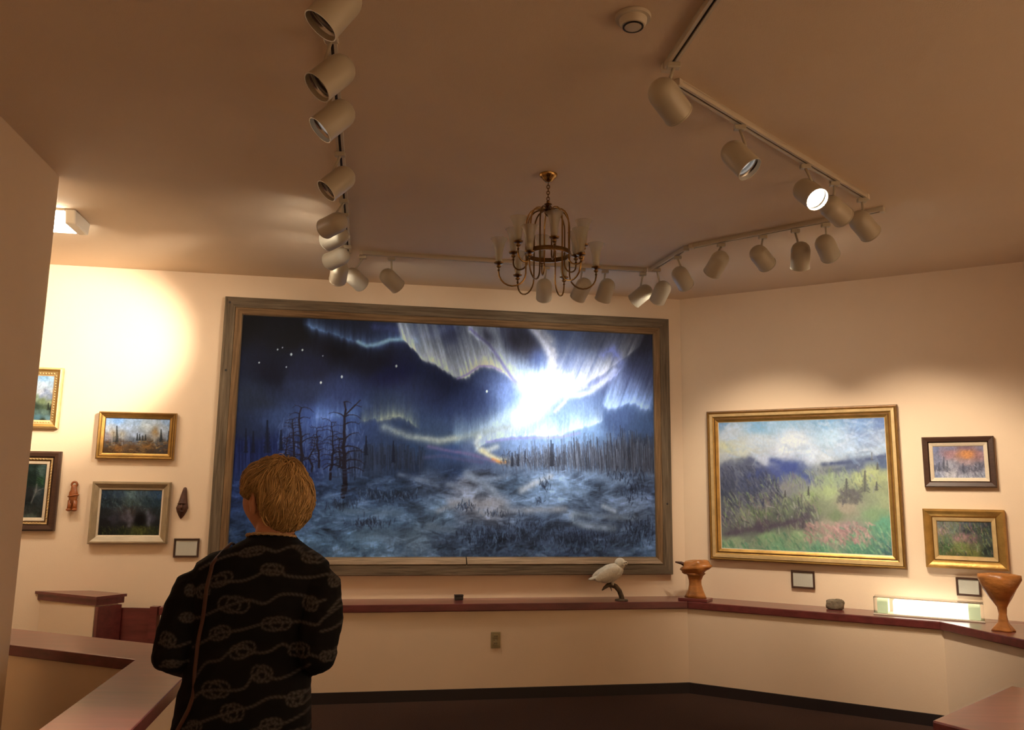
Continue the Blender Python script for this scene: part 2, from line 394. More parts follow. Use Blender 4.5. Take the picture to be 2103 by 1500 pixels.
# ------------------------------------------------------------------ painting engine (colours on a dense canvas grid)
_tab = np.random.RandomState(7).rand(256, 256)
def vn(x, y, sd=0):
    x = np.asarray(x) + sd * 17.31; y = np.asarray(y) + sd * 9.73
    xi = np.floor(x).astype(int); yi = np.floor(y).astype(int); fx = x - xi; fy = y - yi
    fx = fx * fx * (3 - 2 * fx); fy = fy * fy * (3 - 2 * fy)
    g = lambda i, j: _tab[i & 255, j & 255]
    return (g(xi, yi) * (1 - fx) + g(xi + 1, yi) * fx) * (1 - fy) + (g(xi, yi + 1) * (1 - fx) + g(xi + 1, yi + 1) * fx) * fy
def fbm(x, y, sd=0, o=4):
    s = 0; a = 0.5; t = 0
    for k in range(o):
        s = s + a * vn(x * 2 ** k, y * 2 ** k, sd + k); t += a; a *= 0.55
    return s / t
class Paint:
    """a canvas of w x h texels; (X, Y) are layout coordinates of each texel"""
    def __init__(self, P00, P10, P11, P01, w, h):
        self.w, self.h = w, h
        u = np.linspace(0, 1, w)[None, :, None]; v = np.linspace(0, 1, h)[:, None, None]
        P = (np.asarray(P00) * (1 - u) + np.asarray(P10) * u) * (1 - v) + (np.asarray(P01) * (1 - u) + np.asarray(P11) * u) * v
        self.X, self.Y = proj(P)
        A = []; b = []
        for (xx, yy), (uu, vv) in zip([(self.X[0, 0], self.Y[0, 0]), (self.X[0, -1], self.Y[0, -1]), (self.X[-1, -1], self.Y[-1, -1]), (self.X[-1, 0], self.Y[-1, 0])],
                                      [(0, 0), (w - 1, 0), (w - 1, h - 1), (0, h - 1)]):
            A.append([xx, yy, 1, 0, 0, 0, -uu * xx, -uu * yy]); b.append(uu)
            A.append([0, 0, 0, xx, yy, 1, -vv * xx, -vv * yy]); b.append(vv)
        self.Hm = np.linalg.solve(np.array(A), np.array(b))
        self.sc = (w - 1) / (self.X[0, -1] - self.X[0, 0])
        self.img = np.zeros((h, w, 3))
        self.rs = np.random.RandomState(3)
    def uv(self, x, y):
        a = self.Hm; q = a[6] * x + a[7] * y + 1
        return (a[0] * x + a[1] * y + a[2]) / q, (a[3] * x + a[4] * y + a[5]) / q
    def field(self, pts, pw=1.6, wob=0.0, ws=40.0, eps=60.0):
        X = self.X; Y = self.Y
        if wob > 0:
            X = X + (fbm(self.X / ws, self.Y / ws, 3) - 0.5) * wob * 2; Y = Y + (fbm(self.X / ws, self.Y / ws, 5) - 0.5) * wob
        acc = np.zeros_like(self.img); ws_ = np.zeros(X.shape)
        for (x, y, r, g, b) in pts:
            d = (X - x) ** 2 + ((Y - y) * 1.35) ** 2 + eps
            wt = d ** -pw; acc += wt[..., None] * np.array([r, g, b]) / 255.0; ws_ += wt
        self.img = acc / ws_[..., None]
    def blend(self, a, col):
        a = np.clip(a, 0, 1)[..., None]
        self.img = self.img * (1 - a) + a * np.asarray(col) / 255.0
    def mul(self, k): self.img = self.img * (k[..., None] if k.ndim == 2 else k)
    def curtain(self, xs, ys, up, down, col, amt, slant=0.0, sn=6.0, sd=0, streak=0.6, ragged=6.0):
        X = self.X + slant * (self.Y - np.mean(ys)); 
        ye = np.interp(X, xs, ys, left=np.nan, right=np.nan)
        ye = ye + (vn(X / 5.0, X * 0, sd + 2) - 0.5) * ragged
        d = ye - self.Y
        a = np.where(d > 0, np.exp(-d / up) , np.exp(d / down))
        st = (1 - streak) + streak * 1.7 * fbm(X / sn, self.Y / (sn * 18), sd, 3)
        dx = np.minimum(X - xs[0], xs[-1] - X)
        ed = np.clip(dx / 12.0, 0, 1)
        a = np.nan_to_num(a * st * ed, nan=0.0)
        self.blend(a * amt, col)
    def ridge(self, xs, ys, wd, col, amt, sn=0):
        pts = list(zip(xs, ys)); dm = np.full(self.X.shape, 1e9)
        for (x0, y0), (x1, y1) in zip(pts[:-1], pts[1:]):
            dx, dy = x1 - x0, y1 - y0; t = np.clip(((self.X - x0) * dx + (self.Y - y0) * dy) / (dx * dx + dy * dy + 1e-9), 0, 1)
            dm = np.minimum(dm, np.hypot(self.X - x0 - t * dx, self.Y - y0 - t * dy))
        a = np.exp(-(dm / wd) ** 2)
        if sn: a = a * (0.4 + 1.2 * fbm(self.X / sn, self.Y / sn, 11))
        self.blend(a * amt, col)
    def blob(self, x, y, rx, ry, col, amt, ang=0.0, p=2.0, rag=0.0):
        c, s = math.cos(ang), math.sin(ang)
        dx = self.X - x; dy = self.Y - y
        d = (np.abs((dx * c + dy * s) / rx) ** p + np.abs((-dx * s + dy * c) / ry) ** p)
        if rag: d = d * (1 + rag * (fbm(self.X / 9, self.Y / 9, 21) - 0.5) * 2)
        self.blend(np.exp(-d) * amt, col)
    def seg(self, x0, y0, x1, y1, w, col, al=1.0):
        u0, v0 = self.uv(x0, y0); u1, v1 = self.uv(x1, y1); r = max(w * self.sc / 2, 0.35)
        a0 = int(max(0, math.floor(min(u0, u1) - r - 1))); a1 = int(min(self.w, math.ceil(max(u0, u1) + r + 2)))
        b0 = int(max(0, math.floor(min(v0, v1) - r - 1))); b1 = int(min(self.h, math.ceil(max(v0, v1) + r + 2)))
        if a1 <= a0 or b1 <= b0: return
        gx, gy = np.meshgrid(np.arange(a0, a1), np.arange(b0, b1))
        dx, dy = u1 - u0, v1 - v0; t = np.clip(((gx - u0) * dx + (gy - v0) * dy) / (dx * dx + dy * dy + 1e-9), 0, 1)
        d = np.hypot(gx - u0 - t * dx, gy - v0 - t * dy)
        a = np.clip(r + 0.5 - d, 0, 1)[..., None] * al
        self.img[b0:b1, a0:a1] = self.img[b0:b1, a0:a1] * (1 - a) + a * np.asarray(col) / 255.0
    def strokes(self, n, box, ln, w, cols, al=0.6, ang=-1.45, aj=0.25, mask=None):
        rs = self.rs
        for k in range(n):
            x = rs.uniform(box[0], box[1]); y = rs.uniform(box[2], box[3])
            if mask is not None and not mask(x, y): continue
            L = ln * rs.uniform(0.5, 1.5); a = ang + rs.normal() * aj
            c = np.array(cols[rs.randint(len(cols))]) * rs.uniform(0.82, 1.18)
            self.seg(x, y, x + L * math.cos(a), y + L * math.sin(a), w * rs.uniform(0.6, 1.4), np.clip(c, 0, 255), al * rs.uniform(0.5, 1))
    def spruce(self, x, yb, yt, wd, col, al=0.85):
        rs = self.rs; n = max(5, int((yb - yt) / (2.2 if wd > 12 else 1.3))); self.seg(x, yb, x, yt, max(0.8, wd * 0.12), col, al)
        for i in range(n):
            t = i / n; y = yt + (yb - yt) * t; hw = wd / 2 * (0.12 + 0.88 * t) * rs.uniform(0.55, 1.1)
            self.seg(x, y, x - hw, y + hw * 0.45, 1.4, col, al); self.seg(x, y, x + hw * rs.uniform(.7, 1.1), y + hw * 0.45, 1.4, col, al)
    def bare(self, x, yb, yt, w, col, lean=0.0, seed=0):
        rs = np.random.RandomState(seed); pts = []; n = 12; xx = x
        for i in range(n + 1):
            pts.append((xx, yb + (yt - yb) * i / n)); xx += rs.normal() * 1.6 + lean
        for i in range(n):
            self.seg(*pts[i], *pts[i + 1], w * (1 - 0.72 * i / n), col, 0.95)
        for i in range(3, n + 1):
            for sgn in (-1, 1):
                if rs.rand() < 0.25: continue
                L = (yb - yt) * rs.uniform(0.12, 0.26) * (1.15 - 0.45 * i / n); a = -0.5 + rs.uniform(-0.35, 0.25); px, py = pts[i]
                ww = w * 0.42 * (1 - 0.5 * i / n)
                for q in range(4):
                    nx = px + sgn * L / 4 * math.cos(a); ny = py + L / 4 * math.sin(a)
                    self.seg(px, py, nx, ny, max(0.7, ww), col, 0.9); px, py = nx, ny; a += rs.uniform(0.15, 0.5); ww *= 0.75
                    if rs.rand() < 0.6: self.seg(px, py, px + sgn * rs.uniform(1, 5), py + rs.uniform(-5, 5), 0.7, col, 0.75)
    def dabs(self, amp, s=4.0, asp=1.0, sd=0):
        k = 1 + amp * 2 * (fbm(self.X / s, self.Y / (s * asp), sd, 3) - 0.5)
        self.mul(k)

def canvas(p, gain, parent, w, h, dep, z0=0.0, name='canvas'):
    if p.w < 200: p.dabs(0.15, 5, 1.3, 90); p.dabs(0.12, 2.2, 1.0, 94)
    col = lin(np.clip(p.img, 0, 1)) * np.asarray(gain)
    col = np.clip(col, 0.0, 0.92)
    gx, gz = np.meshgrid(np.linspace(-w / 2, w / 2, p.w), np.linspace(z0 + h, z0, p.h))
    V = np.stack([gx.ravel(), np.full(gx.size, -dep), gz.ravel()], 1)
    idx = np.arange(p.w * p.h).reshape(p.h, p.w)
    F = np.stack([idx[1:, :-1].ravel(), idx[1:, 1:].ravel(), idx[:-1, 1:].ravel(), idx[:-1, :-1].ravel()], 1)
    me = fastgrid(name, V, F, col.reshape(-1, 3), M_OIL)
    o = bpy.data.objects.new(name, me); COL.objects.link(o); o.parent = parent
    return o
def rails(parent, w, h, z0, prof, mats, names=('frame_rail',), split_bottom=None, back=0.003, smooth='auto', mat_rails=None):
    """four mitred rails round an opening w x h; prof = [(outward, depth, material index)]"""
    hw = w / 2; zc = z0 + h / 2; hh = h / 2
    for side in range(4):
        segs = [(0, 1)]
        if side == 0 and split_bottom: segs = [(0, split_bottom - 0.0012), (split_bottom + 0.0012, 1)]
        for (ta, tb) in segs:
            mb = MB(); pr = [(o, d, m) for (o, d, m) in prof]
            ring = [(o, d) for (o, d, m) in pr] + [(pr[-1][0], back), (pr[0][0], back)]
            mi = [m for (_, _, m) in pr[1:]] + [pr[-1][2], pr[0][2], pr[0][2]]
            ends = []
            for e in (0, 1):
                L = []
                for (o, d) in ring:
                    t = ta if e == 0 else tb
                    if side in (0, 2):
                        xa, xb = -(hw + o), hw + o; x = xa + (xb - xa) * t if not (t in (0, 1)) else (xa if t == 0 else xb)
                        z = zc - (hh + o) if side == 0 else zc + (hh + o)
                        L.append((x, -d, z))
                    else:
                        za, zb = zc - (hh + o), zc + (hh + o); z = za if t == 0 else zb
                        x = -(hw + o) if side == 3 else (hw + o)
                        L.append((x, -d, z))
                ends.append(L)
            n = len(ring); v = ends[0] + ends[1]
            for i in range(n):
                mb.add([v[i], v[(i + 1) % n], v[n + (i + 1) % n], v[n + i]], [(0, 1, 2, 3)], mi[i])
            mb.add(ends[0], [tuple(range(n))], mi[0]); mb.add(ends[1], [tuple(range(n))], mi[0])
            ms = mats if mat_rails is None else mat_rails[side]
            mb.build(names[0], ms, parent, smooth=smooth)
def hang(name, s, z, wl, label, cat='painting', t=0.004):
    P = ST(s, t, z) if wl == 'B' else RT(s, t, z)
    e = empty(name, P, AB if wl == 'B' else AR)
    return tag(e, label, cat)
def corners(s0, s1, z0, z1, wl, t=0.03):
    F = ST if wl == 'B' else RT
    return F(s0, t, z1), F(s1, t, z1), F(s1, t, z0), F(s0, t, z0)

G_MAIN = (0.80, 1.05, 1.55)
G_RIGHT = (0.70, 0.84, 1.10)
G_LEFT = (0.55, 0.72, 1.05)

# ---- the large aurora painting
def aurora():
    s0, s1, z0, z1 = -3.510, -0.256, 0.966, 2.760
    p = Paint(*corners(s0, s1, z0, z1, 'B', 0.03), 760, 420)
    pts = [(500,660,13,13,16),(600,690,14,15,20),(700,720,17,18,27),(760,740,18,21,36),(560,760,16,19,33),(650,760,30,34,56),(800,770,25,30,64),
        (900,800,28,36,62),(520,820,38,46,62),(620,800,38,46,70),(700,810,42,52,84),(800,830,34,46,70),(960,830,38,50,84),(500,880,34,44,66),
        (580,860,54,70,104),(660,855,70,92,146),(720,850,54,74,116),(820,890,40,54,78),(900,905,58,74,96),(490,930,16,26,62),(560,930,24,36,74),
        (650,930,52,68,110),(720,930,60,76,120),(780,930,40,54,78),(860,930,44,62,88),(920,930,52,74,110),(980,930,84,98,128),(850,965,34,46,66),(930,968,44,58,82),
        (500,1000,34,50,86),(560,1050,52,72,104),(700,1000,62,82,112),(760,985,46,60,80),(800,1010,44,58,76),(870,990,74,86,104),(960,1000,132,136,148),
        (1000,1040,136,138,146),(1050,1000,100,120,142),(1100,1000,110,130,154),(1150,990,118,138,162),(1250,990,108,126,148),(1310,1000,76,88,108),
        (1200,1050,100,116,136),(1290,1060,94,106,122),(700,1060,82,106,132),(800,1070,78,100,122),(900,1060,92,112,130),(740,1120,96,124,146),
        (850,1110,112,132,148),(950,1110,66,80,98),(1000,1110,50,60,76),(1100,1100,66,78,96),(1200,1110,58,70,90),(1320,1125,84,104,128),
        (1300,1090,66,78,96),(640,1140,94,124,150),(500,1120,40,58,82),(1300,690,44,44,54),(1250,690,50,54,70),(1320,770,62,66,92),(1280,855,74,92,126),
        (1320,875,66,84,112),(1200,890,120,146,178),(1150,905,128,152,186),(1090,925,130,152,186),(1320,925,52,60,74),(1060,800,120,140,190),(960,700,40,44,66),(1040,690,50,52,70),(1150,700,70,80,104),(1200,740,84,96,128)]
    p.field(pts, 1.7, wob=26, ws=46)
    # veils high over the ridge
    p.curtain([620,660,700,740,765,800,840,870], [664,678,692,704,712,700,694,712], 16, 7, (112,142,186), 0.85, sd=1, sn=9)
    p.ridge([735,752,772,800,830], [702,711,708,698,697], 4, (150,186,196), 0.8, 12)
    p.ridge([770,830,880,930], [672,680,690,672], 9, (62,70,110), 0.7, 14)
    p.curtain([835,855,870,895,920,942,958,975,992,1010,1030,1050], [690,712,736,746,766,778,770,756,749,753,764,786], 72, 3, (246,252,246), 1.0, slant=-0.28, sd=2, sn=5, streak=0.62)
    p.curtain([862,880,900,920,945], [735,742,752,768,779], 15, 2.5, (226,232,226), 0.7, slant=-0.2, sd=6, sn=3)
    p.curtain([955,975,992,1015,1040,1065], [772,757,750,755,768,790], 12, 3, (250,240,236), 0.8, sd=4, sn=6, streak=0.4)
    p.ridge([940,960,985,1010,1030], [778,769,752,752,762], 2.5, (168,150,206), 0.7)
    # second curtain leaning along the diagonal fold
    p.curtain([962,980,1000,1020,1040,1060,1085,1110,1128], [676,690,706,730,758,782,790,788,776], 48, 4, (226,234,240), 1.0, slant=-0.1, sd=9, sn=5, streak=0.7)
    p.ridge([966,985,1005,1022,1038,1052,1066,1085], [676,692,708,732,756,778,790,796], 3.2, (140,132,186), 0.75)
    p.blob(1000, 690, 26, 14, (34,32,44), 0.75, 0.9); p.blob(925, 690, 20, 16, (40,44,70), 0.6, -0.9)
    p.blob(1080, 706, 46, 30, (34,32,42), 0.95, 0.75, 3.0); p.blob(1108, 738, 22, 22, (58,74,118), 0.85, 0.4, 2.5)
    p.curtain([1050,1070,1090,1110,1128,1136], [768,776,780,778,768,750], 26, 3, (196,216,232), 0.75, slant=0.1, sd=12, sn=4, streak=0.8)
    p.ridge([1092,1108,1122,1132,1135,1128], [674,690,712,732,752,778], 7, (196,192,196), 0.85)
    p.ridge([1110,1128,1136,1138], [676,700,728,760], 12, (188,180,176), 0.6, 10)
    # right-hand fans
    p.curtain([1130,1150,1180,1205,1235,1262,1290], [812,806,798,790,766,738,706], 55, 6, (198,194,192), 1.0, slant=0.42, sd=15, sn=6, streak=0.75)
    p.curtain([1170,1200,1230,1255,1275], [806,800,790,776,752], 10, 6, (170,168,214), 0.8, slant=0.3, sd=16, sn=6)
    p.ridge([1165,1190,1212,1235,1262], [812,812,806,790,760], 6, (214,214,226), 0.6)
    p.ridge([1240,1258,1275], [726,716,744], 10, (150,160,226), 0.7, 9)
    p.curtain([1232,1246,1262,1280,1300,1322,1344], [826,836,838,830,826,838,842], 40, 5, (170,194,242), 1.0, slant=0.35, sd=18, sn=5, streak=0.75)
    p.curtain([1238,1250,1265,1280], [828,836,836,828], 40, 4, (196,214,244), 0.7, slant=0.15, sd=20, sn=6)
    p.blob(1322, 700, 36, 46, (40,38,44), 0.55)
    # bright heart of the aurora, with spotlight glare painted into its white
    p.blob(1096, 832, 58, 25, (252,252,255), 1.0, -0.78, 2.6, 0.25); p.blob(1128, 800, 38, 20, (255,255,255), 1.0, -0.4, 2.4, 0.2)
    p.blob(1058, 864, 50, 17, (250,252,255), 1.0, -0.45, 2.4, 0.25); p.blob(1082, 798, 24, 12, (240,244,255), 0.9, 0.3)
    p.blob(1024, 876, 46, 18, (214,230,240), 0.9, -0.5, 2.0, 0.3); p.blob(1075, 850, 84, 44, (150,184,236), 0.35, -0.7)
    p.ridge([1165,1168,1160,1140], [790,806,826,846], 4, (200,180,214), 0.6)
    # trailing bands low over the horizon
    p.curtain([925,950,980,1010,1040,1060], [905,900,894,884,872,862], 26, 6, (172,196,206), 0.75, slant=-0.05, sd=22, sn=4)
    p.ridge([790,820,850,880,905,940,980,1010,1045], [878,890,898,904,907,900,893,885,878], 9, (150,156,146), 0.62, 12)
    p.ridge([855,885,905,935], [899,902,905,900], 5, (190,192,172), 0.5)
    p.curtain([735,760,785,810,830,848,866], [868,860,862,854,858,872,888], 18, 3, (140,146,122), 0.6, sd=24, sn=3.5, streak=0.85)
    p.curtain([770,790,815,835], [866,862,855,860], 8, 3, (190,186,140), 0.5, sd=26, sn=5)
    p.curtain([640,660,690,715,740], [858,856,854,850,856], 18, 8, (150,182,232), 0.5, sd=28, sn=4, streak=0.8)
    p.curtain([975,990,1015,1050,1090,1120,1150,1185,1220,1240], [932,912,901,896,895,892,893,880,870,862], 20, 3, (212,226,236), 0.9, slant=0.06, sd=30, sn=4, streak=0.7)
    p.curtain([1105,1120,1140], [895,900,894], 26, 3, (240,248,255), 0.7, sd=33, sn=6)
    p.ridge([1000,1050,1100,1150,1190], [908,901,899,898,890], 3, (150,142,196), 0.6)
    p.ridge([985,978,984,1000,1020], [898,910,924,926,918], 6, (228,230,214), 0.7); p.ridge([990,1005,1022,1042], [926,936,944,948], 6, (244,228,176), 0.85)
    p.ridge([1012,1028,1044], [944,950,950], 3.5, (236,150,70), 0.8); p.ridge([880,920,960,990,1015], [918,926,932,940,948], 4, (126,104,140), 0.6, 12)
    p.ridge([870,910,950,990], [940,936,944,950], 4, (90,86,116), 0.6, 14)
    p.dabs(0.07, 6, 4, 40)
    # far forest
    rs = p.rs
    for k in range(1300):
        x = rs.uniform(1030, 1350); top = np.interp(x, [1030,1060,1100,1180,1260,1300,1350], [944,938,926,914,902,896,906]) + rs.normal() * 12 + 5 * math.sin(x * 0.21) + 4 * math.sin(x * 0.057)
        yb = np.interp(x, [1030,1100,1200,1350], [952,956,962,972]) + rs.normal() * 9
        c = np.array((58,58,64) if rs.rand() < 0.55 else (116,120,130)) * rs.uniform(0.7, 1.2); L = rs.uniform(0.35, 1.0) ** 0.7
        y1 = yb + (top - yb) * L
        p.seg(x, yb, x + rs.uniform(-7, 2), y1, rs.uniform(0.7, 1.6), c, 0.55)
    p.ridge([1030,1100,1200,1350], [966,972,978,986], 11, (104,118,138), 0.6, 8)
    for (x, t) in ((1132,905),(1136,912),(1276,874),(1280,880),(1256,890),(1298,884),(1180,900),(1052,930),(1064,934),(1330,892),(1228,898)):
        p.spruce(x, 958, t, 7, (44,46,54), 0.8) if x < 1140 else p.seg(x + 3, 962, x - 2, t, 1.6, (54,54,60), 0.9)
    for k in range(420):
        x = rs.uniform(690, 870); top = 915 + rs.uniform(-8, 30) + abs(x - 790) * 0.12; yb = 958 + rs.normal() * 11
        p.seg(x, yb, x + rs.normal() * 1.5, top, rs.uniform(1, 2.4), np.array((34,40,52)) * rs.uniform(0.7, 1.7), 0.5)
    for k in range(320):
        x = rs.uniform(482, 640); yb = 985 + rs.normal() * 10; top = 892 + rs.uniform(0, 60)
        p.seg(x, yb, x + rs.normal(), top, rs.uniform(1, 2.2), np.array((18,26,58) if rs.rand() < .6 else (44,58,100)) * rs.uniform(0.8, 1.3), 0.32)
    p.strokes(520, (570,745,875,985), 15, 2.2, [(104,124,170),(80,100,140),(130,148,190),(60,72,104)], 0.28, -1.57, 0.22)
    for (x, b, t, w) in ((549,930,864,20),(577,925,884,10),(752,935,896,8),(808,950,906,9),(520,930,886,9),(505,930,880,8)): p.spruce(x, b, t, w, (20,24,38))
    for (x, b, t, w, l, sd) in ((706,1012,826,8,0.3,1),(622,985,838,6,0.2,2),(603,980,862,4.5,0.1,3),(655,960,880,3.5,-.1,4),(678,985,868,4,.1,5),(590,960,890,3,.1,6),(696,960,900,3,0,7),(640,970,900,3,.1,8)):
        p.bare(x, b, t, w * 1.25, (34,28,36), l, sd)
    p.seg(710, 852, 730, 832, 3, (40,33,40)); p.seg(730, 832, 740, 822, 2, (40,33,40)); p.seg(730, 832, 742, 836, 1.4, (40,33,40))
    p.seg(706, 1000, 704, 1020, 9, (34,30,36))
    # snow field: banked drifts with darker hollows
    wx = (fbm(p.X / 60, p.Y / 30, 71) - 0.5) * 70; wy = (fbm(p.X / 60, p.Y / 30, 73) - 0.5) * 26
    n1 = fbm((p.X + wx) / 30, (p.Y + wy) / 17, 75, 4); n2 = fbm((p.X + wx) / 10, (p.Y + wy) / 8, 77, 3)
    msk = np.clip((p.Y - np.interp(p.X, [470,700,860,980,1060,1350], [985,985,968,960,962,972])) / 14, 0, 1)
    kk = np.clip(0.34 + 1.35 * n1 + 0.5 * (n2 - 0.5), 0.42, 1.5)
    p.mul(1 + msk * (kk - 1))
    p.blend(msk * np.clip((n1 - 0.60) * 4, 0, 1) * 0.35, (170,186,204))
    for k in range(1500):
        x = rs.uniform(480, 1348); y = 965 + 180 * rs.rand() ** 0.9; i, j = p.uv(x, y)
        if not (0 <= i < p.w and 0 <= j < p.h): continue
        base = p.img[int(j), int(i)] * 255; k2 = rs.uniform(0.72, 1.32); a = rs.uniform(-0.5, 0.35); L = rs.uniform(6, 26)
        p.seg(x, y, x + L * math.cos(a), y + L * math.sin(a), rs.uniform(1.5, 4.5), np.clip(base * k2, 0, 255), 0.4)
    for (xs, ys, wd, c, am) in (([960,985,1010,1040],[975,990,1005,1035],9,(150,160,172),.7),([930,980,1030],[1035,1036,1034],11,(164,160,160),.7),([985,1040,1090,1160],[1052,1050,1048,1046],7,(156,158,162),.7),
        ([1070,1100,1130],[1008,992,980],7,(186,188,190),.85),([900,930,960],[1050,1038,1028],6,(150,152,156),.7),([920,950,985],[995,1002,1008],5,(140,150,164),.6),([985,1020,1045],[986,984,976],5,(140,152,168),.6),
        ([1176,1180,1200,1260],[1060,1072,1080,1086],8,(160,174,186),.8),([1180,1240,1300],[1056,1062,1064],6,(140,152,162),.6),([1240,1262],[1040,1050],5,(180,190,196),.8),([820,870,900],[975,985,1000],5,(110,122,140),.6),([700,760,820],[1048,1052,1056],9,(92,110,124),.5),
        ([740,800,850],[1100,1092,1098],14,(100,120,134),.5),([880,930],[1080,1090],8,(112,126,136),.5),([1120,1160,1200],[996,1004,1012],8,(130,150,172),.6),([1210,1250,1290],[975,985,990],8,(124,142,164),.6)):
        p.ridge(xs, ys, wd, c, am, 16)
    for (cx_, cy_, n, w_, h_) in ((955,1044,50,18,8),(1000,1105,220,70,22),(1100,1090,140,70,22),(1200,1115,200,80,24),(1310,1095,160,34,30),(760,1078,120,40,10),(1012,1058,30,30,5),(1118,1000,40,14,14),(1300,1010,90,34,22),(1110,1034,20,16,4),(770,1020,90,40,12),(830,1020,60,30,8),(1290,980,90,40,10),(700,1040,60,40,12)):
        for k in range(n):
            x = cx_ + rs.normal() * w_ * 0.5; y = cy_ + rs.normal() * h_ * 0.5
            p.seg(x, y, x + rs.uniform(-4, 3), y - rs.uniform(3, 12), rs.uniform(1, 2.2), np.array((36,42,54) if rs.rand() < .7 else (96,116,140)) * rs.uniform(.8, 1.2), 0.55)
    p.strokes(420, (482,1345,1120,1146), 10, 4, [(86,108,128),(70,92,114),(104,124,140)], 0.35, -0.2, 0.8)
    for (x, y, r) in ((570,718,1.6),(580,714,1.2),(598,728,2.6),(621,719,2.0),(532,745,1.6),(588,754,1.4),(659,786,2.4),(702,774,2.6),(814,752,2.6),(1000,804,2.6),(663,731,1.2)):
        p.seg(x, y - r * .6, x, y + r * .6, r, (236,240,248)); p.seg(x - r * .5, y, x + r * .5, y, r * .7, (220,226,240))
    p.dabs(0.10, 2.2, 2.5, 50)
    e = hang('aurora_painting', (s0 + s1) / 2, z0 - 0.135, 'B', 'huge northern lights painting over snowy forest in a weathered grey wood frame')
    w, h = s1 - s0, z1 - z0
    canvas(p, G_MAIN, e, w, h, 0.022, 0.135)
    rails(e, w, h, 0.135, [(0, 0.024, 0), (0.006, 0.034, 0), (0.010, 0.038, 1), (0.052, 0.052, 1), (0.055, 0.046, 1)],
          [M_LINEN, W_BROWN[0]], ('frame_liner',), split_bottom=0.535, mat_rails=[[W_GREY[0], W_PALE[0]], [W_GREY[1], W_BROWN[1]], [W_GREY[0], W_BROWN[0]], [W_GREY[1], W_BROWN[1]]])
    rails(e, w + 0.112, h + 0.112, 0.135 - 0.056, [(0, 0.044, 0), (0.004, 0.048, 0), (0.074, 0.048, 0), (0.079, 0.043, 0)], [W_GREY[0]], ('frame_board',), mat_rails=[[W_GREY[0]], [W_GREY[1]], [W_GREY[0]], [W_GREY[1]]])
    for (x, z) in ((-w / 2 - 0.095, 1.50), (-w / 2 - 0.10, 2.02), (w / 2 + 0.095, 0.55)):
        MB().lathe([(0, 0.0018), (0.006, 0.0014), (0.009, 0.0)], 10, M=Matrix.Translation((x, -0.048, z)) @ Matrix.Rotation(math.radians(90), 4, 'X')).build('wood_knot', M_BLACK, e)
aurora()

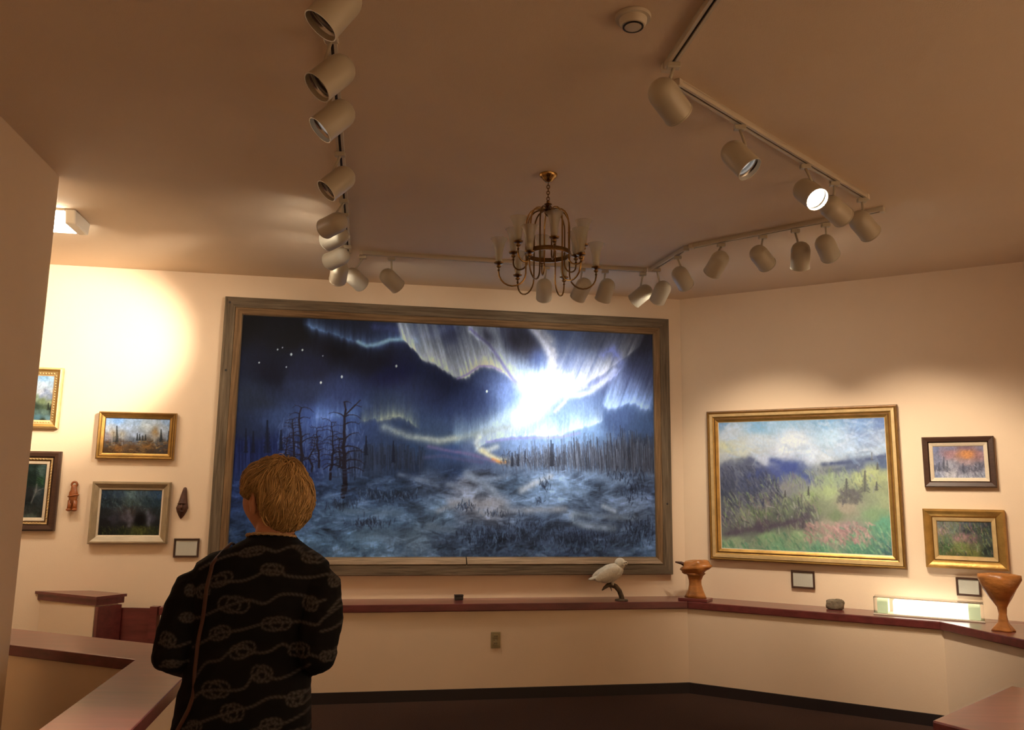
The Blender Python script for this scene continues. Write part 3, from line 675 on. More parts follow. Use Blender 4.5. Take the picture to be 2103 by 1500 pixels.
# ---- meadow painting on the angled wall
def meadow():
    s0, s1, z0, z1 = 0.306, 1.517, 1.047, 2.027
    p = Paint(*corners(s0, s1, z0, z1, 'R', 0.03), 340, 276)
    p.field([(1480,865,120,160,196),(1560,876,128,176,206),(1620,868,150,190,214),(1700,866,130,172,206),(1770,866,116,150,196),(1815,864,104,128,176),
        (1500,890,206,212,214),(1560,905,216,220,216),(1640,905,238,240,238),(1610,925,250,250,250),(1700,895,178,206,220),(1770,895,120,142,180),(1800,905,140,152,176),
        (1490,922,226,218,164),(1530,925,224,220,190),(1660,935,236,240,246),(1740,920,178,192,208),(1810,925,176,186,196),(1490,938,196,196,190),(1570,942,214,216,224),(1700,938,214,216,214),
        (1490,965,88,90,110),(1530,955,84,88,108),(1490,1000,58,62,82),(1540,1000,70,76,104),(1560,975,60,70,118),(1590,970,74,86,146),(1625,965,60,76,148),(1650,975,120,128,140),
        (1700,962,128,128,120),(1750,956,84,92,118),(1810,950,72,84,112),(1700,985,150,162,120),(1650,992,150,148,140),(1610,998,150,146,140),(1800,975,178,178,112),(1770,985,170,172,110),
        (1820,1000,150,152,104),(1700,1010,176,186,122),(1660,1020,166,176,120),(1760,1010,120,120,92),(1500,1030,88,90,90),(1540,1025,120,118,120),(1580,1030,130,116,112),(1620,1040,122,132,98),
        (1680,1040,136,140,104),(1740,1040,168,150,120),(1820,1030,160,164,112),(1490,1060,92,88,96),(1520,1060,140,140,116),(1560,1060,110,124,84),(1600,1062,96,104,84),(1650,1060,84,80,80),(1720,1058,122,134,92),(1800,1060,132,156,104),
        (1510,1090,104,96,94),(1570,1082,88,72,82),(1640,1076,104,86,86),(1700,1082,180,160,132),(1740,1085,176,140,130),(1820,1080,98,160,118),(1500,1115,160,180,128),(1580,1105,152,182,124),(1640,1100,158,180,124),(1700,1105,170,146,124),(1760,1110,124,150,112),(1825,1110,84,140,110),
        (1500,1135,176,196,156),(1600,1128,134,184,130),(1680,1130,108,162,116),(1760,1130,88,140,104),(1825,1135,64,96,92)], 1.7, wob=18, ws=24, eps=25)
    p.blob(1622, 905, 26, 22, (255,255,255), 0.9, 0.2, 2, 0.5); p.blob(1560, 885, 34, 8, (130,186,216), 0.6, 0.1); p.blob(1690, 872, 40, 7, (126,176,210), 0.5)
    p.ridge([1540,1556,1575,1600], [942,952,968,992], 5, (74,80,112), 0.7, 9); p.ridge([1585,1605,1625,1645,1660], [946,952,962,972,986], 8, (66,80,142), 0.8, 9)
    p.ridge([1690,1720,1760,1790,1820], [954,952,948,942,936], 5, (66,74,104), 0.85, 8); p.ridge([1700,1740,1770], [968,962,955], 5, (74,80,100), 0.7, 8)
    p.strokes(420, (1480,1600,955,1035), 12, 3, [(52,56,80),(84,86,102),(44,48,66),(104,104,112)], 0.55, 1.1, 0.25, lambda x, y: y > 950 + (x - 1540) * 0.55)
    p.strokes(260, (1560,1800,950,1000), 9, 2.5, [(150,164,112),(84,92,96),(120,112,128),(170,180,120)], 0.5, 1.2, 0.3, lambda x, y: y > 965 - (x - 1650) * 0.1)
    p.strokes(500, (1480,1680,1010,1085), 11, 2.5, [(124,146,84),(84,80,84),(150,126,116),(160,172,116),(64,60,66),(186,180,160)], 0.5, 1.15, 0.3, lambda x, y: y < 1098 - (x - 1480) * 0.12)
    p.ridge([1490,1530,1580,1630,1655], [1098,1090,1082,1072,1062], 7, (82,66,78), 0.7, 10)
    p.strokes(700, (1480,1840,1075,1142), 11, 3, [(120,170,110),(86,150,104),(164,190,130),(64,110,84),(186,176,140)], 0.45, 1.0, 0.3, lambda x, y: y > 1112 - (x - 1480) * 0.13)
    p.strokes(160, (1650,1790,1072,1112), 9, 4, [(198,140,132),(214,160,142),(170,120,112)], 0.55, 1.0, 0.4)
    for (x, b, t, w) in ((1738,1020,984,24),(1776,1010,968,22),(1800,1008,990,9),(1660,1018,1000,6),(1612,1022,1008,6),(1802,965,950,8),(1790,945,930,5)): p.spruce(x, b, t, w, (74,70,66), 0.7)
    p.strokes(120, (1720,1765,1005,1030), 8, 4, [(84,78,76),(104,96,84)], 0.5, 1.2, 0.5)
    p.strokes(300, (1480,1830,862,940), 16, 5, [(228,232,232),(190,210,222),(160,190,214)], 0.25, 0.3, 0.6)
    p.dabs(0.08, 3, 1.5, 60)
    p.img = p.img * 0.86 + 0.14 * np.array([0.84, 0.84, 0.80])
    p.blend(0.30 * np.exp(-((p.Y - 905) / 30) ** 2) * fbm(p.X / 30, p.Y / 14, 44), (255, 255, 252))
    e = hang('meadow_painting', (s0 + s1) / 2, 0.955, 'R', 'wide green mountain meadow painting under a cloudy sky in a ribbed gold frame')
    w, h = s1 - s0, z1 - z0; o = z0 - 0.955
    canvas(p, G_RIGHT, e, w, h, 0.018, o)
    rails(e, w, h, o, [(0, 0.02, 0), (0.004, 0.024, 0), (0.012, 0.026, 1), (0.024, 0.036, 1), (0.034, 0.030, 2), (0.044, 0.034, 1), (0.048, 0.040, 3), (0.068, 0.042, 3), (0.072, 0.036, 2), (0.080, 0.046, 1), (0.088, 0.044, 2), (0.092, 0.036, 2)],
          [M_LINEN, M_GOLD, M_GOLDD, M_GOLDL])
    return e
meadow()
def winter():
    s0, s1, z0, z1 = 1.818, 2.126, 1.594, 1.812
    p = Paint(*corners(s0, s1, z0, z1, 'R', 0.03), 120, 84)
    p.field([(1916,920,128,132,164),(1950,920,140,128,150),(1985,918,150,112,120),(2020,920,140,128,150),(1950,932,190,136,138),(1985,934,240,150,70),(2010,934,180,128,128),(1920,945,150,148,172),(1985,948,200,160,156),
        (1925,960,110,110,130),(1950,955,176,168,176),(1980,962,120,116,132),(2010,960,130,122,136),(1920,978,150,156,180),(1950,976,216,204,200),(1985,978,190,184,192),(2018,976,170,168,178)], 1.7, wob=6, ws=14, eps=8)
    p.blob(1985, 933, 11, 5, (255,176,60), 0.95); p.blob(1985, 933, 24, 9, (236,130,90), 0.5)
    for (x, b, t) in ((1938,968,938),(1945,970,946),(1929,968,950),(1978,972,952),(2004,968,954),(2012,966,952)): p.spruce(x, b, t, 9, (96,94,106), 0.6)
    p.strokes(140, (1914,2023,950,982), 6, 2, [(96,98,112),(206,200,200),(150,146,160)], 0.4, 1.2, 0.3)
    e = hang('winter_painting', (s0 + s1) / 2, 1.528, 'R', 'small snowy dawn painting with orange sun in a dark brown frame')
    w, h = s1 - s0, z1 - z0; o = z0 - 1.528
    p.img = p.img * 0.8 + 0.2 * p.img.mean(axis=2, keepdims=True)
    canvas(p, (0.66, 0.76, 0.92), e, w, h, 0.014, o)
    rails(e, w, h, o, [(0, 0.016, 0), (0.006, 0.022, 0), (0.024, 0.028, 0), (0.027, 0.022, 1), (0.032, 0.034, 1), (0.058, 0.040, 1), (0.066, 0.030, 1)], [M_LINEN, M_WALNUT])
winter()
def fireweed():
    s0, s1, z0, z1 = 1.812, 2.137, 1.064, 1.296
    p = Paint(*corners(s0, s1, z0, z1, 'R', 0.03), 120, 84)
    p.field([(1928,1075,120,120,108),(1950,1075,134,130,112),(1985,1078,92,96,92),(2015,1078,70,74,72),(2030,1080,60,62,60),(1935,1092,176,146,132),(1960,1090,120,126,104),(1990,1090,64,66,66),(2020,1092,64,70,60),
        (1940,1108,104,118,84),(1975,1104,170,126,118),(1995,1108,130,100,92),(2025,1108,74,80,68),(1940,1125,86,102,62),(1975,1125,130,134,72),(2005,1124,110,108,72),(2028,1130,50,54,46),(1960,1136,104,104,56),(2000,1136,122,120,60)], 1.7, wob=6, ws=12, eps=8)
    p.strokes(300, (1920,2038,1068,1142), 7, 2, [(90,110,64),(150,140,80),(60,64,60),(170,120,112),(130,150,96)], 0.5, 1.15, 0.3)
    e = hang('fireweed_painting', (s0 + s1) / 2, 0.977, 'R', 'small pink fireweed meadow painting in a deep bright gold frame')
    w, h = s1 - s0, z1 - z0; o = z0 - 0.977
    canvas(p, G_RIGHT, e, w, h, 0.016, o)
    rails(e, w, h, o, [(0, 0.018, 0), (0.006, 0.026, 0), (0.026, 0.030, 0), (0.030, 0.024, 2), (0.036, 0.030, 1), (0.060, 0.052, 1), (0.070, 0.054, 1), (0.078, 0.040, 1), (0.084, 0.032, 1)], [M_GOLDL, M_GOLD, M_GOLDD])
fireweed()
def autumn():
    s0, s1, z0, z1 = -4.416, -3.978, 1.703, 1.952
    p = Paint(*corners(s0, s1, z0, z1, 'B', 0.03), 150, 88)
    p.field([(218,864,176,196,214),(240,864,150,182,214),(280,866,190,204,214),(310,868,206,210,206),(345,866,176,194,208),(225,880,206,204,200),(260,880,198,206,212),(300,876,236,232,214),(330,880,206,206,200),(220,898,170,150,140),(250,895,190,186,178),(280,894,206,210,214),
        (320,896,196,180,160),(345,896,170,170,170),(218,912,96,80,66),(245,908,120,104,92),(275,905,134,138,140),(300,908,120,104,84),(330,908,100,92,84),(218,924,96,64,36),(240,920,150,96,44),(270,920,120,84,50),(300,916,160,108,52),(335,920,84,70,58),(225,930,84,58,34),(270,930,110,76,46),(310,930,90,64,42),(345,930,70,52,40)], 1.7, wob=6, ws=14, eps=8)
    for (x, b, t, w) in ((239,908,875,8),(281,905,890,4),(286,905,892,4),(292,905,895,4),(298,905,893,4),(330,908,882,7),(346,908,886,7),(233,908,888,4)): p.spruce(x, b, t, w, (50,52,48), 0.85)
    p.blob(231, 890, 7, 10, (206,160,96), 0.6, 0, 2, .5); p.blob(250, 892, 7, 9, (206,168,110), 0.5, 0, 2, .5); p.blob(318, 888, 7, 12, (196,138,66), 0.75, 0, 2, .5)
    for x in (229, 233, 250, 316, 319): p.seg(x, 915, x, 890, 0.9, (226,214,190), 0.7)
    p.strokes(220, (215,352,906,934), 5, 2, [(170,110,48),(120,70,34),(190,140,70),(70,52,40)], 0.5, 0.2, 0.6)
    e = hang('autumn_painting', (s0 + s1) / 2, 1.656, 'B', 'autumn tundra painting with spruces in a polished gold frame')
    w, h = s1 - s0, z1 - z0; o = z0 - 1.656
    canvas(p, G_LEFT, e, w, h, 0.014, o)
    rails(e, w, h, o, [(0, 0.016, 1), (0.004, 0.022, 1), (0.010, 0.024, 0), (0.022, 0.034, 0), (0.025, 0.029, 1), (0.028, 0.034, 0), (0.038, 0.042, 0), (0.043, 0.038, 1), (0.047, 0.030, 0)], [M_GOLD, M_GOLDD])
autumn()
def cave():
    s0, s1, z0, z1 = -4.402, -3.993, 1.119, 1.437
    p = Paint(*corners(s0, s1, z0, z1, 'B', 0.03), 140, 108)
    p.field([(212,1014,44,56,66),(240,1012,64,78,86),(268,1016,120,134,124),(290,1012,84,100,104),(322,1014,60,84,104),(212,1034,34,42,44),(240,1034,46,54,54),(268,1034,84,94,80),(300,1034,52,66,66),(322,1036,46,64,70),(215,1052,40,38,36),(245,1050,70,62,58),(268,1048,80,64,52),(300,1050,64,60,56),(322,1052,44,48,44),
        (230,1068,64,58,60),(262,1066,92,80,80),(285,1070,18,15,16),(308,1066,80,74,76),(215,1075,28,26,26),(245,1080,40,36,36),(322,1076,36,36,34),(215,1094,28,28,20),(250,1092,44,46,28),(285,1090,96,92,40),(310,1092,60,60,34),(325,1096,36,36,26)], 1.7, wob=7, ws=14, eps=8)
    p.blob(287, 1068, 10, 15, (10,8,9), 0.95, 0.1, 3); p.ridge([262,266,264], [1050,1066,1082], 4, (124,110,108), 0.7, 5); p.ridge([302,306,304], [1052,1064,1078], 4, (120,112,112), 0.7, 5)
    p.strokes(260, (205,332,1006,1048), 6, 2, [(60,76,80),(90,104,92),(36,44,46),(110,122,110)], 0.4, 1.3, 0.5)
    p.strokes(140, (205,332,1080,1100), 5, 2, [(110,106,44),(50,54,28),(80,80,36)], 0.5, 1.3, 0.5)
    e = hang('cave_painting', (s0 + s1) / 2, 1.059, 'B', 'dark rocky grotto painting in a wide champagne wood frame')
    w, h = s1 - s0, z1 - z0; o = z0 - 1.059
    canvas(p, G_LEFT, e, w, h, 0.012, o)
    rails(e, w, h, o, [(0, 0.014, 0), (0.004, 0.020, 1), (0.012, 0.024, 1), (0.022, 0.030, 0), (0.044, 0.046, 0), (0.054, 0.046, 0), (0.060, 0.032, 0)], [M_CHAMP, M_LINEN])
cave()
def lakeview():
    s0, s1, z0, z1 = -5.22, -4.792, 1.925, 2.245
    p = Paint(*corners(s0, s1, z0, z1, 'B', 0.03), 130, 98)
    p.field([(60,776,176,196,206),(90,776,150,180,196),(112,776,190,206,206),(85,790,214,214,206),(112,792,196,206,206),(60,806,216,206,196),(85,806,206,196,186),(112,806,226,206,176),(94,806,160,162,166),(100,816,150,152,150),(70,816,140,146,104),(85,824,128,132,84),(105,826,150,148,100),
        (75,834,56,64,44),(95,836,84,92,60),(110,838,40,46,32),(70,848,84,100,84),(90,848,110,124,100),(110,848,44,52,40),(75,858,96,126,124),(95,860,116,140,132),(110,860,70,84,76),(85,864,40,44,26)], 1.7, wob=5, ws=12, eps=6)
    p.ridge([82,90,94,98,106], [814,806,801,806,816], 4, (150,152,160), 0.7, 6)
    for (x, b, t) in ((109,846,818),(98,842,828),(104,846,830)): p.spruce(x, b, t, 8, (36,38,26), 0.8)
    e = hang('lake_painting', (s0 + s1) / 2, 1.867, 'B', 'mountain lake painting in a beaded bright gold frame behind the brown wall end')
    w, h = s1 - s0, z1 - z0; o = z0 - 1.867
    canvas(p, G_LEFT, e, w, h, 0.012, o)
    rails(e, w, h, o, [(0, 0.014, 1), (0.008, 0.016, 0), (0.024, 0.024, 0), (0.030, 0.032, 0), (0.046, 0.040, 2), (0.052, 0.036, 0), (0.060, 0.026, 0)], [M_GOLDL, M_GOLDD, M_GOLD])
    bd = MB(); n1 = int(w / 0.018); n2 = int(h / 0.018)
    for i in range(n1 + 1):
        for zz in (o - 0.016, o + h + 0.016): bd.ell((-w / 2 + w * i / n1, -0.021, zz), (0.0062, 0.0062, 0.0062), 6, 4)
    for i in range(n2 + 1):
        for xx in (-w / 2 - 0.016, w / 2 + 0.016): bd.ell((xx, -0.021, o + h * i / n2), (0.0062, 0.0062, 0.0062), 6, 4)
    b = bd.build('bead_edging', M_GOLDL, e, smooth=True); b['kind'] = 'stuff'
lakeview()
def spruce_pic():
    s0, s1, z0, z1 = -5.14, -4.782, 1.238, 1.610
    p = Paint(*corners(s0, s1, z0, z1, 'B', 0.03), 120, 124)
    p.field([(55,955,36,50,40),(70,955,46,60,46),(85,952,96,112,96),(100,956,64,78,70),(60,975,24,36,26),(80,972,90,104,84),(98,976,60,78,64),(60,990,22,34,26),(80,988,60,92,50),(98,990,46,62,50),(62,1008,44,42,38),(75,1010,92,88,80),(92,1012,44,56,56),(60,1030,30,30,28),(78,1028,56,60,56),(95,1032,34,42,40),(58,1050,60,56,46),(80,1050,52,50,40),(95,1050,44,38,34),(62,1062,96,96,76),(85,1064,50,46,36)], 1.7, wob=6, ws=12, eps=6)
    p.spruce(70, 995, 940, 44, (24,36,28), 0.7); p.ridge([74,72,66,62], [995,1010,1024,1034], 1.6, (140,130,112), 0.8); p.ridge([72,80,88], [1012,1006,1004], 1.4, (130,120,104), 0.7)
    p.strokes(160, (50,104,950,1068), 6, 2, [(36,56,36),(80,96,76),(24,28,24),(60,70,56)], 0.4, 0.8, 0.8)
    e = hang('forest_painting', (s0 + s1) / 2, 1.142, 'B', 'tall dark spruce forest painting in a walnut frame with carved gilt inner edge')
    w, h = s1 - s0, z1 - z0; o = z0 - 1.142
    canvas(p, G_LEFT, e, w, h, 0.012, o)
    rails(e, w, h, o, [(0, 0.014, 0), (0.004, 0.020, 0), (0.022, 0.024, 0), (0.026, 0.020, 1), (0.034, 0.032, 1), (0.044, 0.034, 2), (0.048, 0.028, 3), (0.056, 0.038, 3), (0.080, 0.042, 3), (0.093, 0.028, 3)], [M_LINEN, M_GOLDD, M_GOLDL, M_WALNUT])
    bd = MB(); n1 = int(w / 0.02); n2 = int(h / 0.02)
    for i in range(n1 + 1):
        for zz in (o - 0.037, o + h + 0.037): bd.ell((-w / 2 + w * i / n1, -0.033, zz), (0.008, 0.005, 0.004), 6, 4, R=Matrix.Rotation(0.6, 3, 'Y'))
    for i in range(n2 + 1):
        for xx in (-w / 2 - 0.037, w / 2 + 0.037): bd.ell((xx, -0.033, o + h * i / n2), (0.004, 0.005, 0.008), 6, 4, R=Matrix.Rotation(0.6, 3, 'Y'))
    b = bd.build('carved_edging', M_GOLDL, e, smooth=True); b['kind'] = 'stuff'
spruce_pic()

# ---- small framed text plaques
def plaque(s0, s1, z0, z1, wl, label, seed):
    e = hang('text_plaque', (s0 + s1) / 2, z0, wl, label, 'plaque')
    fr = 0.014; w, h = s1 - s0 - 2 * fr, z1 - z0 - 2 * fr
    rails(e, w, h, fr, [(0, 0.010, 0), (0.004, 0.016, 0), (0.012, 0.016, 0), (fr, 0.010, 0)], [M_WALNUT])
    nx, nz = 70, 46; rs = np.random.RandomState(seed)
    img = np.full((nz, nx, 3), (0.50, 0.49, 0.42))
    for r in range(4, nz - 5, 4):
        c = 8 if r > 6 else 14
        while c < nx - 10:
            L = rs.randint(2, 7); img[r, c:min(c + L, nx - 9)] *= 0.72; c += L + 1
            if r == 4 and c > 50: break
    gx, gz = np.meshgrid(np.linspace(-w / 2, w / 2, nx), np.linspace(fr + h, fr, nz))
    V = np.stack([gx.ravel(), np.full(gx.size, -0.008), gz.ravel()], 1); idx = np.arange(nx * nz).reshape(nz, nx)
    F = np.stack([idx[1:, :-1].ravel(), idx[1:, 1:].ravel(), idx[:-1, 1:].ravel(), idx[:-1, :-1].ravel()], 1)
    o = bpy.data.objects.new('paper', fastgrid('paper', V, F, img.reshape(-1, 3), M_PAPER)); COL.objects.link(o); o.parent = e
plaque(-3.887, -3.712, 0.963, 1.097, 'B', 'small dark framed text plaque below the dark carved wooden face', 1)
plaque(0.817, 0.985, 0.778, 0.907, 'R', 'small dark framed text plaque under the wide meadow painting', 2)
plaque(1.902, 2.050, 0.800, 0.922, 'R', 'small dark framed text plaque under the fireweed painting', 3)

# ---- carved wall hangings
def carving_figure():
    e = hang('carved_figure', -4.586, 1.285, 'B', 'small orange wood carved figure with a ring on top, hung on the wall', 'carving')
    MB().ell((0, -0.022, 0.105), (0.030, 0.022, 0.075), 14, 10, fn=lambda d: 1 + 0.10 * math.sin(d.z * 9)).build('torso', M_CARVED, e, smooth=True)
    t = MB(); n = 18
    t.tube([(0.018 * math.cos(2 * math.pi * i / n), -0.018, 0.187 + 0.018 * math.sin(2 * math.pi * i / n)) for i in range(n + 1)], 0.0075, 8, cap=False); t.build('ring', M_CARVED, e, smooth=True)
    t = MB(); n = 20
    t.tube([(0.031 * math.cos(2 * math.pi * i / n) * 1.02, -0.022 + 0.021 * math.sin(2 * math.pi * i / n), 0.108 + 0.006 * math.cos(2 * math.pi * i / n)) for i in range(n + 1)], 0.006, 8, cap=False); t.build('belt', M_CARVED, e, smooth=True)
    for sx in (-1, 1):
        MB().tube([(sx * 0.014, -0.022, 0.075), (sx * 0.017, -0.024, 0.04), (sx * 0.018, -0.024, 0.015)], [0.018, 0.015, 0.016], 10).build('leg', M_CARVED, e, smooth=True)
        MB().ell((sx * 0.019, -0.030, 0.010), (0.018, 0.022, 0.012), 12, 8).build('boot', M_CARVED, e, smooth=True)
carving_figure()
def carving_face():
    e = hang('face_carving', -3.847, 1.236, 'B', 'dark wood carved face tapering to a pointed hat, hung above a plaque', 'carving')
    prof = [(0.0, 0.004), (0.02, 0.018), (0.05, 0.034), (0.078, 0.042), (0.10, 0.036), (0.13, 0.029), (0.17, 0.022), (0.205, 0.015), (0.222, 0.011), (0.227, 0.003)]
    mb = MB(); v = []; n = 14
    for (z, r) in prof:
        for j in range(n):
            a = math.pi * j / (n - 1); k = 1 + 0.10 * (mnoise.noise(Vector((math.cos(a) * 2, z * 40, 3.1))))
            v.append((r * math.cos(a) * k + 0.008 * (z - 0.1) / 0.12, -0.004 - r * 0.8 * math.sin(a) * k, z))
    f = [(i * n + j, i * n + j + 1, (i + 1) * n + j + 1, (i + 1) * n + j) for i in range(len(prof) - 1) for j in range(n - 1)]
    f += [((i + 1) * n, (i + 1) * n + n - 1, i * n + n - 1, i * n) for i in range(len(prof) - 1)]
    mb.add(v, f).build('face_block', M_BARK, e, smooth=True)
    MB().tube([(0.0, -0.036, 0.105), (0.001, -0.044, 0.085), (0.001, -0.042, 0.072)], [0.004, 0.008, 0.009], 8).build('nose', M_BARK, e, smooth=True)
    MB().tube([(-0.03, -0.020, 0.108), (-0.012, -0.034, 0.112), (0.012, -0.034, 0.112), (0.03, -0.020, 0.108)], [0.004, 0.007, 0.007, 0.004], 8).build('brow', M_BARK, e, smooth=True)
    MB().tube([(-0.014, -0.030, 0.056), (0, -0.036, 0.053), (0.014, -0.030, 0.056)], [0.003, 0.006, 0.003], 8).build('mouth', M_BARK, e, smooth=True)
carving_face()

# ------------------------------------------------------------------ ceiling tracks and spotlights
ZT = H - 0.03
TRK = [((-0.42, 1.30), (-1.131, 5.34), 'white ceiling track running from the hallway side towards the aurora wall'),
       ((-1.075, 5.350), (0.985, 5.707), 'white ceiling track running parallel to the aurora painting'),
       ((0.999, 5.709), (1.147, 5.131), 'short white ceiling track link near the room corner'),
       ((1.147, 5.131), (2.11, 4.36), 'white ceiling track running beside the angled wall'),
       ((1.93, 4.21), (0.62, 2.97), 'white ceiling track with a dark slot crossing diagonally past the chandelier'),
       ((0.575, 2.90), (0.78, 1.60), 'white ceiling track with a dark slot beside the smoke detector')]
def rotz_to(d): return math.atan2(d[1], d[0])
for (A, B, lab) in TRK:
    A = np.array(A); B = np.array(B); d = B - A; L = np.hypot(*d); d = d / L; L -= 0.03
    e = empty('light_track', ((A[0] + B[0]) / 2, (A[1] + B[1]) / 2, H), rotz_to(d)); tag(e, lab, 'light track', 'ceiling light tracks')
    t = MB(); w, hgt = 0.036, 0.026
    t.box((0, 0, -0.004), (L - 0.012, w, 0.008)); t.box((0, w / 2 - 0.006, -hgt / 2 - 0.002), (L - 0.012, 0.012, hgt - 0.004)); t.box((0, -w / 2 + 0.006, -hgt / 2 - 0.002), (L - 0.012, 0.012, hgt - 0.004))
    t.build('rail', M_TRACK, e)
    MB().box((0, 0, -0.0135), (L - 0.014, 0.0115, 0.011)).build('slot', M_SLOT, e)
    for sx in (-1, 1): MB().box((sx * (L / 2 - 0.014), 0, -0.0155), (0.026, 0.044, 0.031)).build('end_connector', M_TRACK, e, bevel=0.004)
def head_prof(): return [(0, 0), (0.018, 0.0025), (0.034, 0.010), (0.047, 0.023), (0.054, 0.038), (0.057, 0.055), (0.057, 0.162), (0.0585, 0.162), (0.0585, 0.168), (0.0545, 0.168), (0.0535, 0.158), (0.050, 0.11), (0.030, 0.075), (0, 0.070)]
HEAD = MB().lathe(head_prof(), 28).mesh('housing', [M_WHITE], 'auto')
LENS = MB().lathe([(0, 0.104), (0.03, 0.108), (0.0495, 0.112), (0.0505, 0.116), (0.03, 0.114), (0, 0.112)], 20).mesh('lens', [M_LENS], True)
LENS_LIT = LENS.copy(); LENS_LIT.materials.clear(); LENS_LIT.materials.append(M_LIT)
LENS_DIM = LENS.copy(); LENS_DIM.materials.clear(); LENS_DIM.materials.append(M_DIM)
RING = MB().lathe([(0.0505, 0.118), (0.0535, 0.150), (0.0525, 0.150), (0.0497, 0.118), (0.0505, 0.118)], 20).mesh('reflector_ring', [M_REFL], True)
def lam(name, A, B, sgn, drop, label, light=None, lens=True):
    m = ((A[0] + B[0]) / 2, (A[1] + B[1]) / 2)
    mid = atz(*m, H - drop)
    best = None
    for i, (a, b, _) in enumerate(TRK):
        a = np.array(a); b = np.array(b); t = np.clip((mid[:2] - a) @ (b - a) / ((b - a) @ (b - a)), 0.02, 0.98); q = a + t * (b - a); dd = np.hypot(*(mid[:2] - q))
        if best is None or dd < best[0]: best = (dd, q)
    T = np.array([best[1][0], best[1][1], H])
    vd = mid - np.array([0, 0, CAMZ]); dep = (RM @ vd)[2]
    a3 = np.array([0, 0, CAMZ]) + ray(*A) * dep; b3 = np.array([0, 0, CAMZ]) + ray(*B) * dep
    lat = np.linalg.norm(b3 - a3); full = 0.148
    dl = math.sqrt(max(0.0, full ** 2 - lat ** 2)) * sgn          # >0 points away from the viewer
    ax = (b3 - a3) + (vd / np.linalg.norm(vd)) * dl; ax /= np.linalg.norm(ax)
    return place(T, mid, ax, label, light)
def place(T, mid, ax, label, light=None):
    e = empty('track_spotlight', T); tag(e, label, 'spotlight', 'track spotlights')
    R = Vector((0, 0, 1)).rotation_difference(Vector(ax)).to_matrix().to_4x4()
    base = mid - T - ax * 0.088
    hd = bpy.data.objects.new('housing', HEAD); COL.objects.link(hd); hd.parent = e; hd.matrix_local = Matrix.Translation(base) @ R
    for nm, me in (('lens', (LENS_DIM if light and len(light) > 4 else LENS_LIT) if light else LENS), ('reflector_ring', RING)):
        o = bpy.data.objects.new(nm, me); COL.objects.link(o); o.parent = e; o.matrix_local = Matrix.Translation(base) @ R
    MB().box((0, 0, -0.0435), (0.05, 0.03, 0.022)).build('track_adapter', M_WHITE, e, bevel=0.004)
    side = np.cross(ax, np.array([0, 0, 1.0])); side = side / (np.linalg.norm(side) + 1e-9)
    j = mid - T - ax * 0.02; top = np.array([0, 0, -0.053]); up = np.array([0, 0, 1.0]) - ax * ax[2]; up /= np.linalg.norm(up) + 1e-9
    jt = j + up * 0.056
    MB().tube([top, top * 0.5 + jt * 0.5, jt, j + up * 0.04], [0.0065, 0.0065, 0.007, 0.007], 8).build('stem', M_WHITE, e, smooth=True)
    if light:
        P, tgt, ang, bl = light[:4]
        ld = bpy.data.lights.new('spot_beam', 'SPOT'); ld.energy = P * SPOT_GAIN; ld.color = LAMP; ld.spot_size = math.radians(ang); ld.spot_blend = bl; ld.shadow_soft_size = 0.04
        lo = bpy.data.objects.new('spot_beam', ld); COL.objects.link(lo); lo.parent = e
        pos = Vector(base + ax * 0.175); tg = Vector(tgt) - Vector(T)
        lo.location = pos; lo.rotation_euler = (tg - pos).to_track_quat('-Z', 'Y').to_euler()
    return e
ORD = ['first', 'second', 'third', 'fourth', 'fifth', 'sixth', 'seventh', 'eighth', 'ninth', 'tenth']
def lab(i, what): return 'white bullet spotlight, ' + ORD[i] + ' ' + what
HW = 'from the aurora wall on the hallway side track'
for i, (A, B, sg, light) in enumerate([
        ((699,545), (694,573), 1, (9, ST(-2.9, 0, 1.3), 70, 0.9)),
        ((710,522), (676,538), 1, (15, ST(-4.0, 0, 1.6), 100, 1.0)),
        ((706,480), (672,496), 1, (340, ST(-4.84, 0, 2.44), 41, 0.75)),
        ((703,452), (668,470), 1, (36, ST(-5.3, 0.3, 2.0), 60, 0.8)),
        ((710,362), (680,385), -0.35, None), ((708,228), (667,260), -0.35, (170, np.array([-1.42, 2.55, 0.66]), 34, 1.0, M_DIM)), ((703,140), (664,170), -0.35, None), ((720,-15), (663,48), -0.5, None)]):
    lam('x', A, B, sg, 0.215 if i == 0 else 0.18, lab(i, HW), light)
BK = 'from the hallway end of the track along the aurora painting'
for i, (A, B, sg, light) in enumerate([
        ((718,562), (740,582), 1, (12, ST(-2.7, 0, 1.4), 70, 1.0)), ((790,562), (815,587), 1, (32, ST(-2.1, 0, 1.45), 58, 1.0)),
        ((1118,580), (1117,610), 1, (24, ST(-1.6, 0, 1.6), 58, 1.0)), ((1203,578), (1187,610), 1, (34, ST(-1.12, 0, 2.06), 48, 1.0)), ((1250,578), (1238,614), 1, (44, ST(-1.15, 0, 2.1), 68, 1.0)),
        ((1332,594), (1304,617), 1, (36, ST(-0.75, 0, 1.95), 66, 1.0))]):
    lam('x', A, B, sg, 0.18, lab(i, BK), light)
lam('x', (1365,585), (1351,615), 1, 0.2, 'white bullet spotlight at the aurora end of the short track link', (7, ST(-0.6, 0, 1.6), 64, 1.0))
lam('x', (1392,556), (1408,585), 1, 0.18, 'white bullet spotlight at the angled wall end of the short track link', (20, RT(0.45, 0, 1.2), 70, 1.0))
RK = 'from the short link on the track beside the angled wall'
for i, (A, B, sg, light) in enumerate([((1483,525), (1464,558), 1, None), ((1552,514), (1575,543), 1, (44, RT(0.75, 0, 1.50), 56, 0.75)), ((1645,503), (1643,548), 1, (34, RT(1.1, 0, 0.9), 70, 0.8)), ((1690,492), (1705,525), 1, (62, RT(1.80, 0, 1.35), 58, 0.75))]):
    lam('x', A, B, sg, 0.18, lab(i, RK), light)
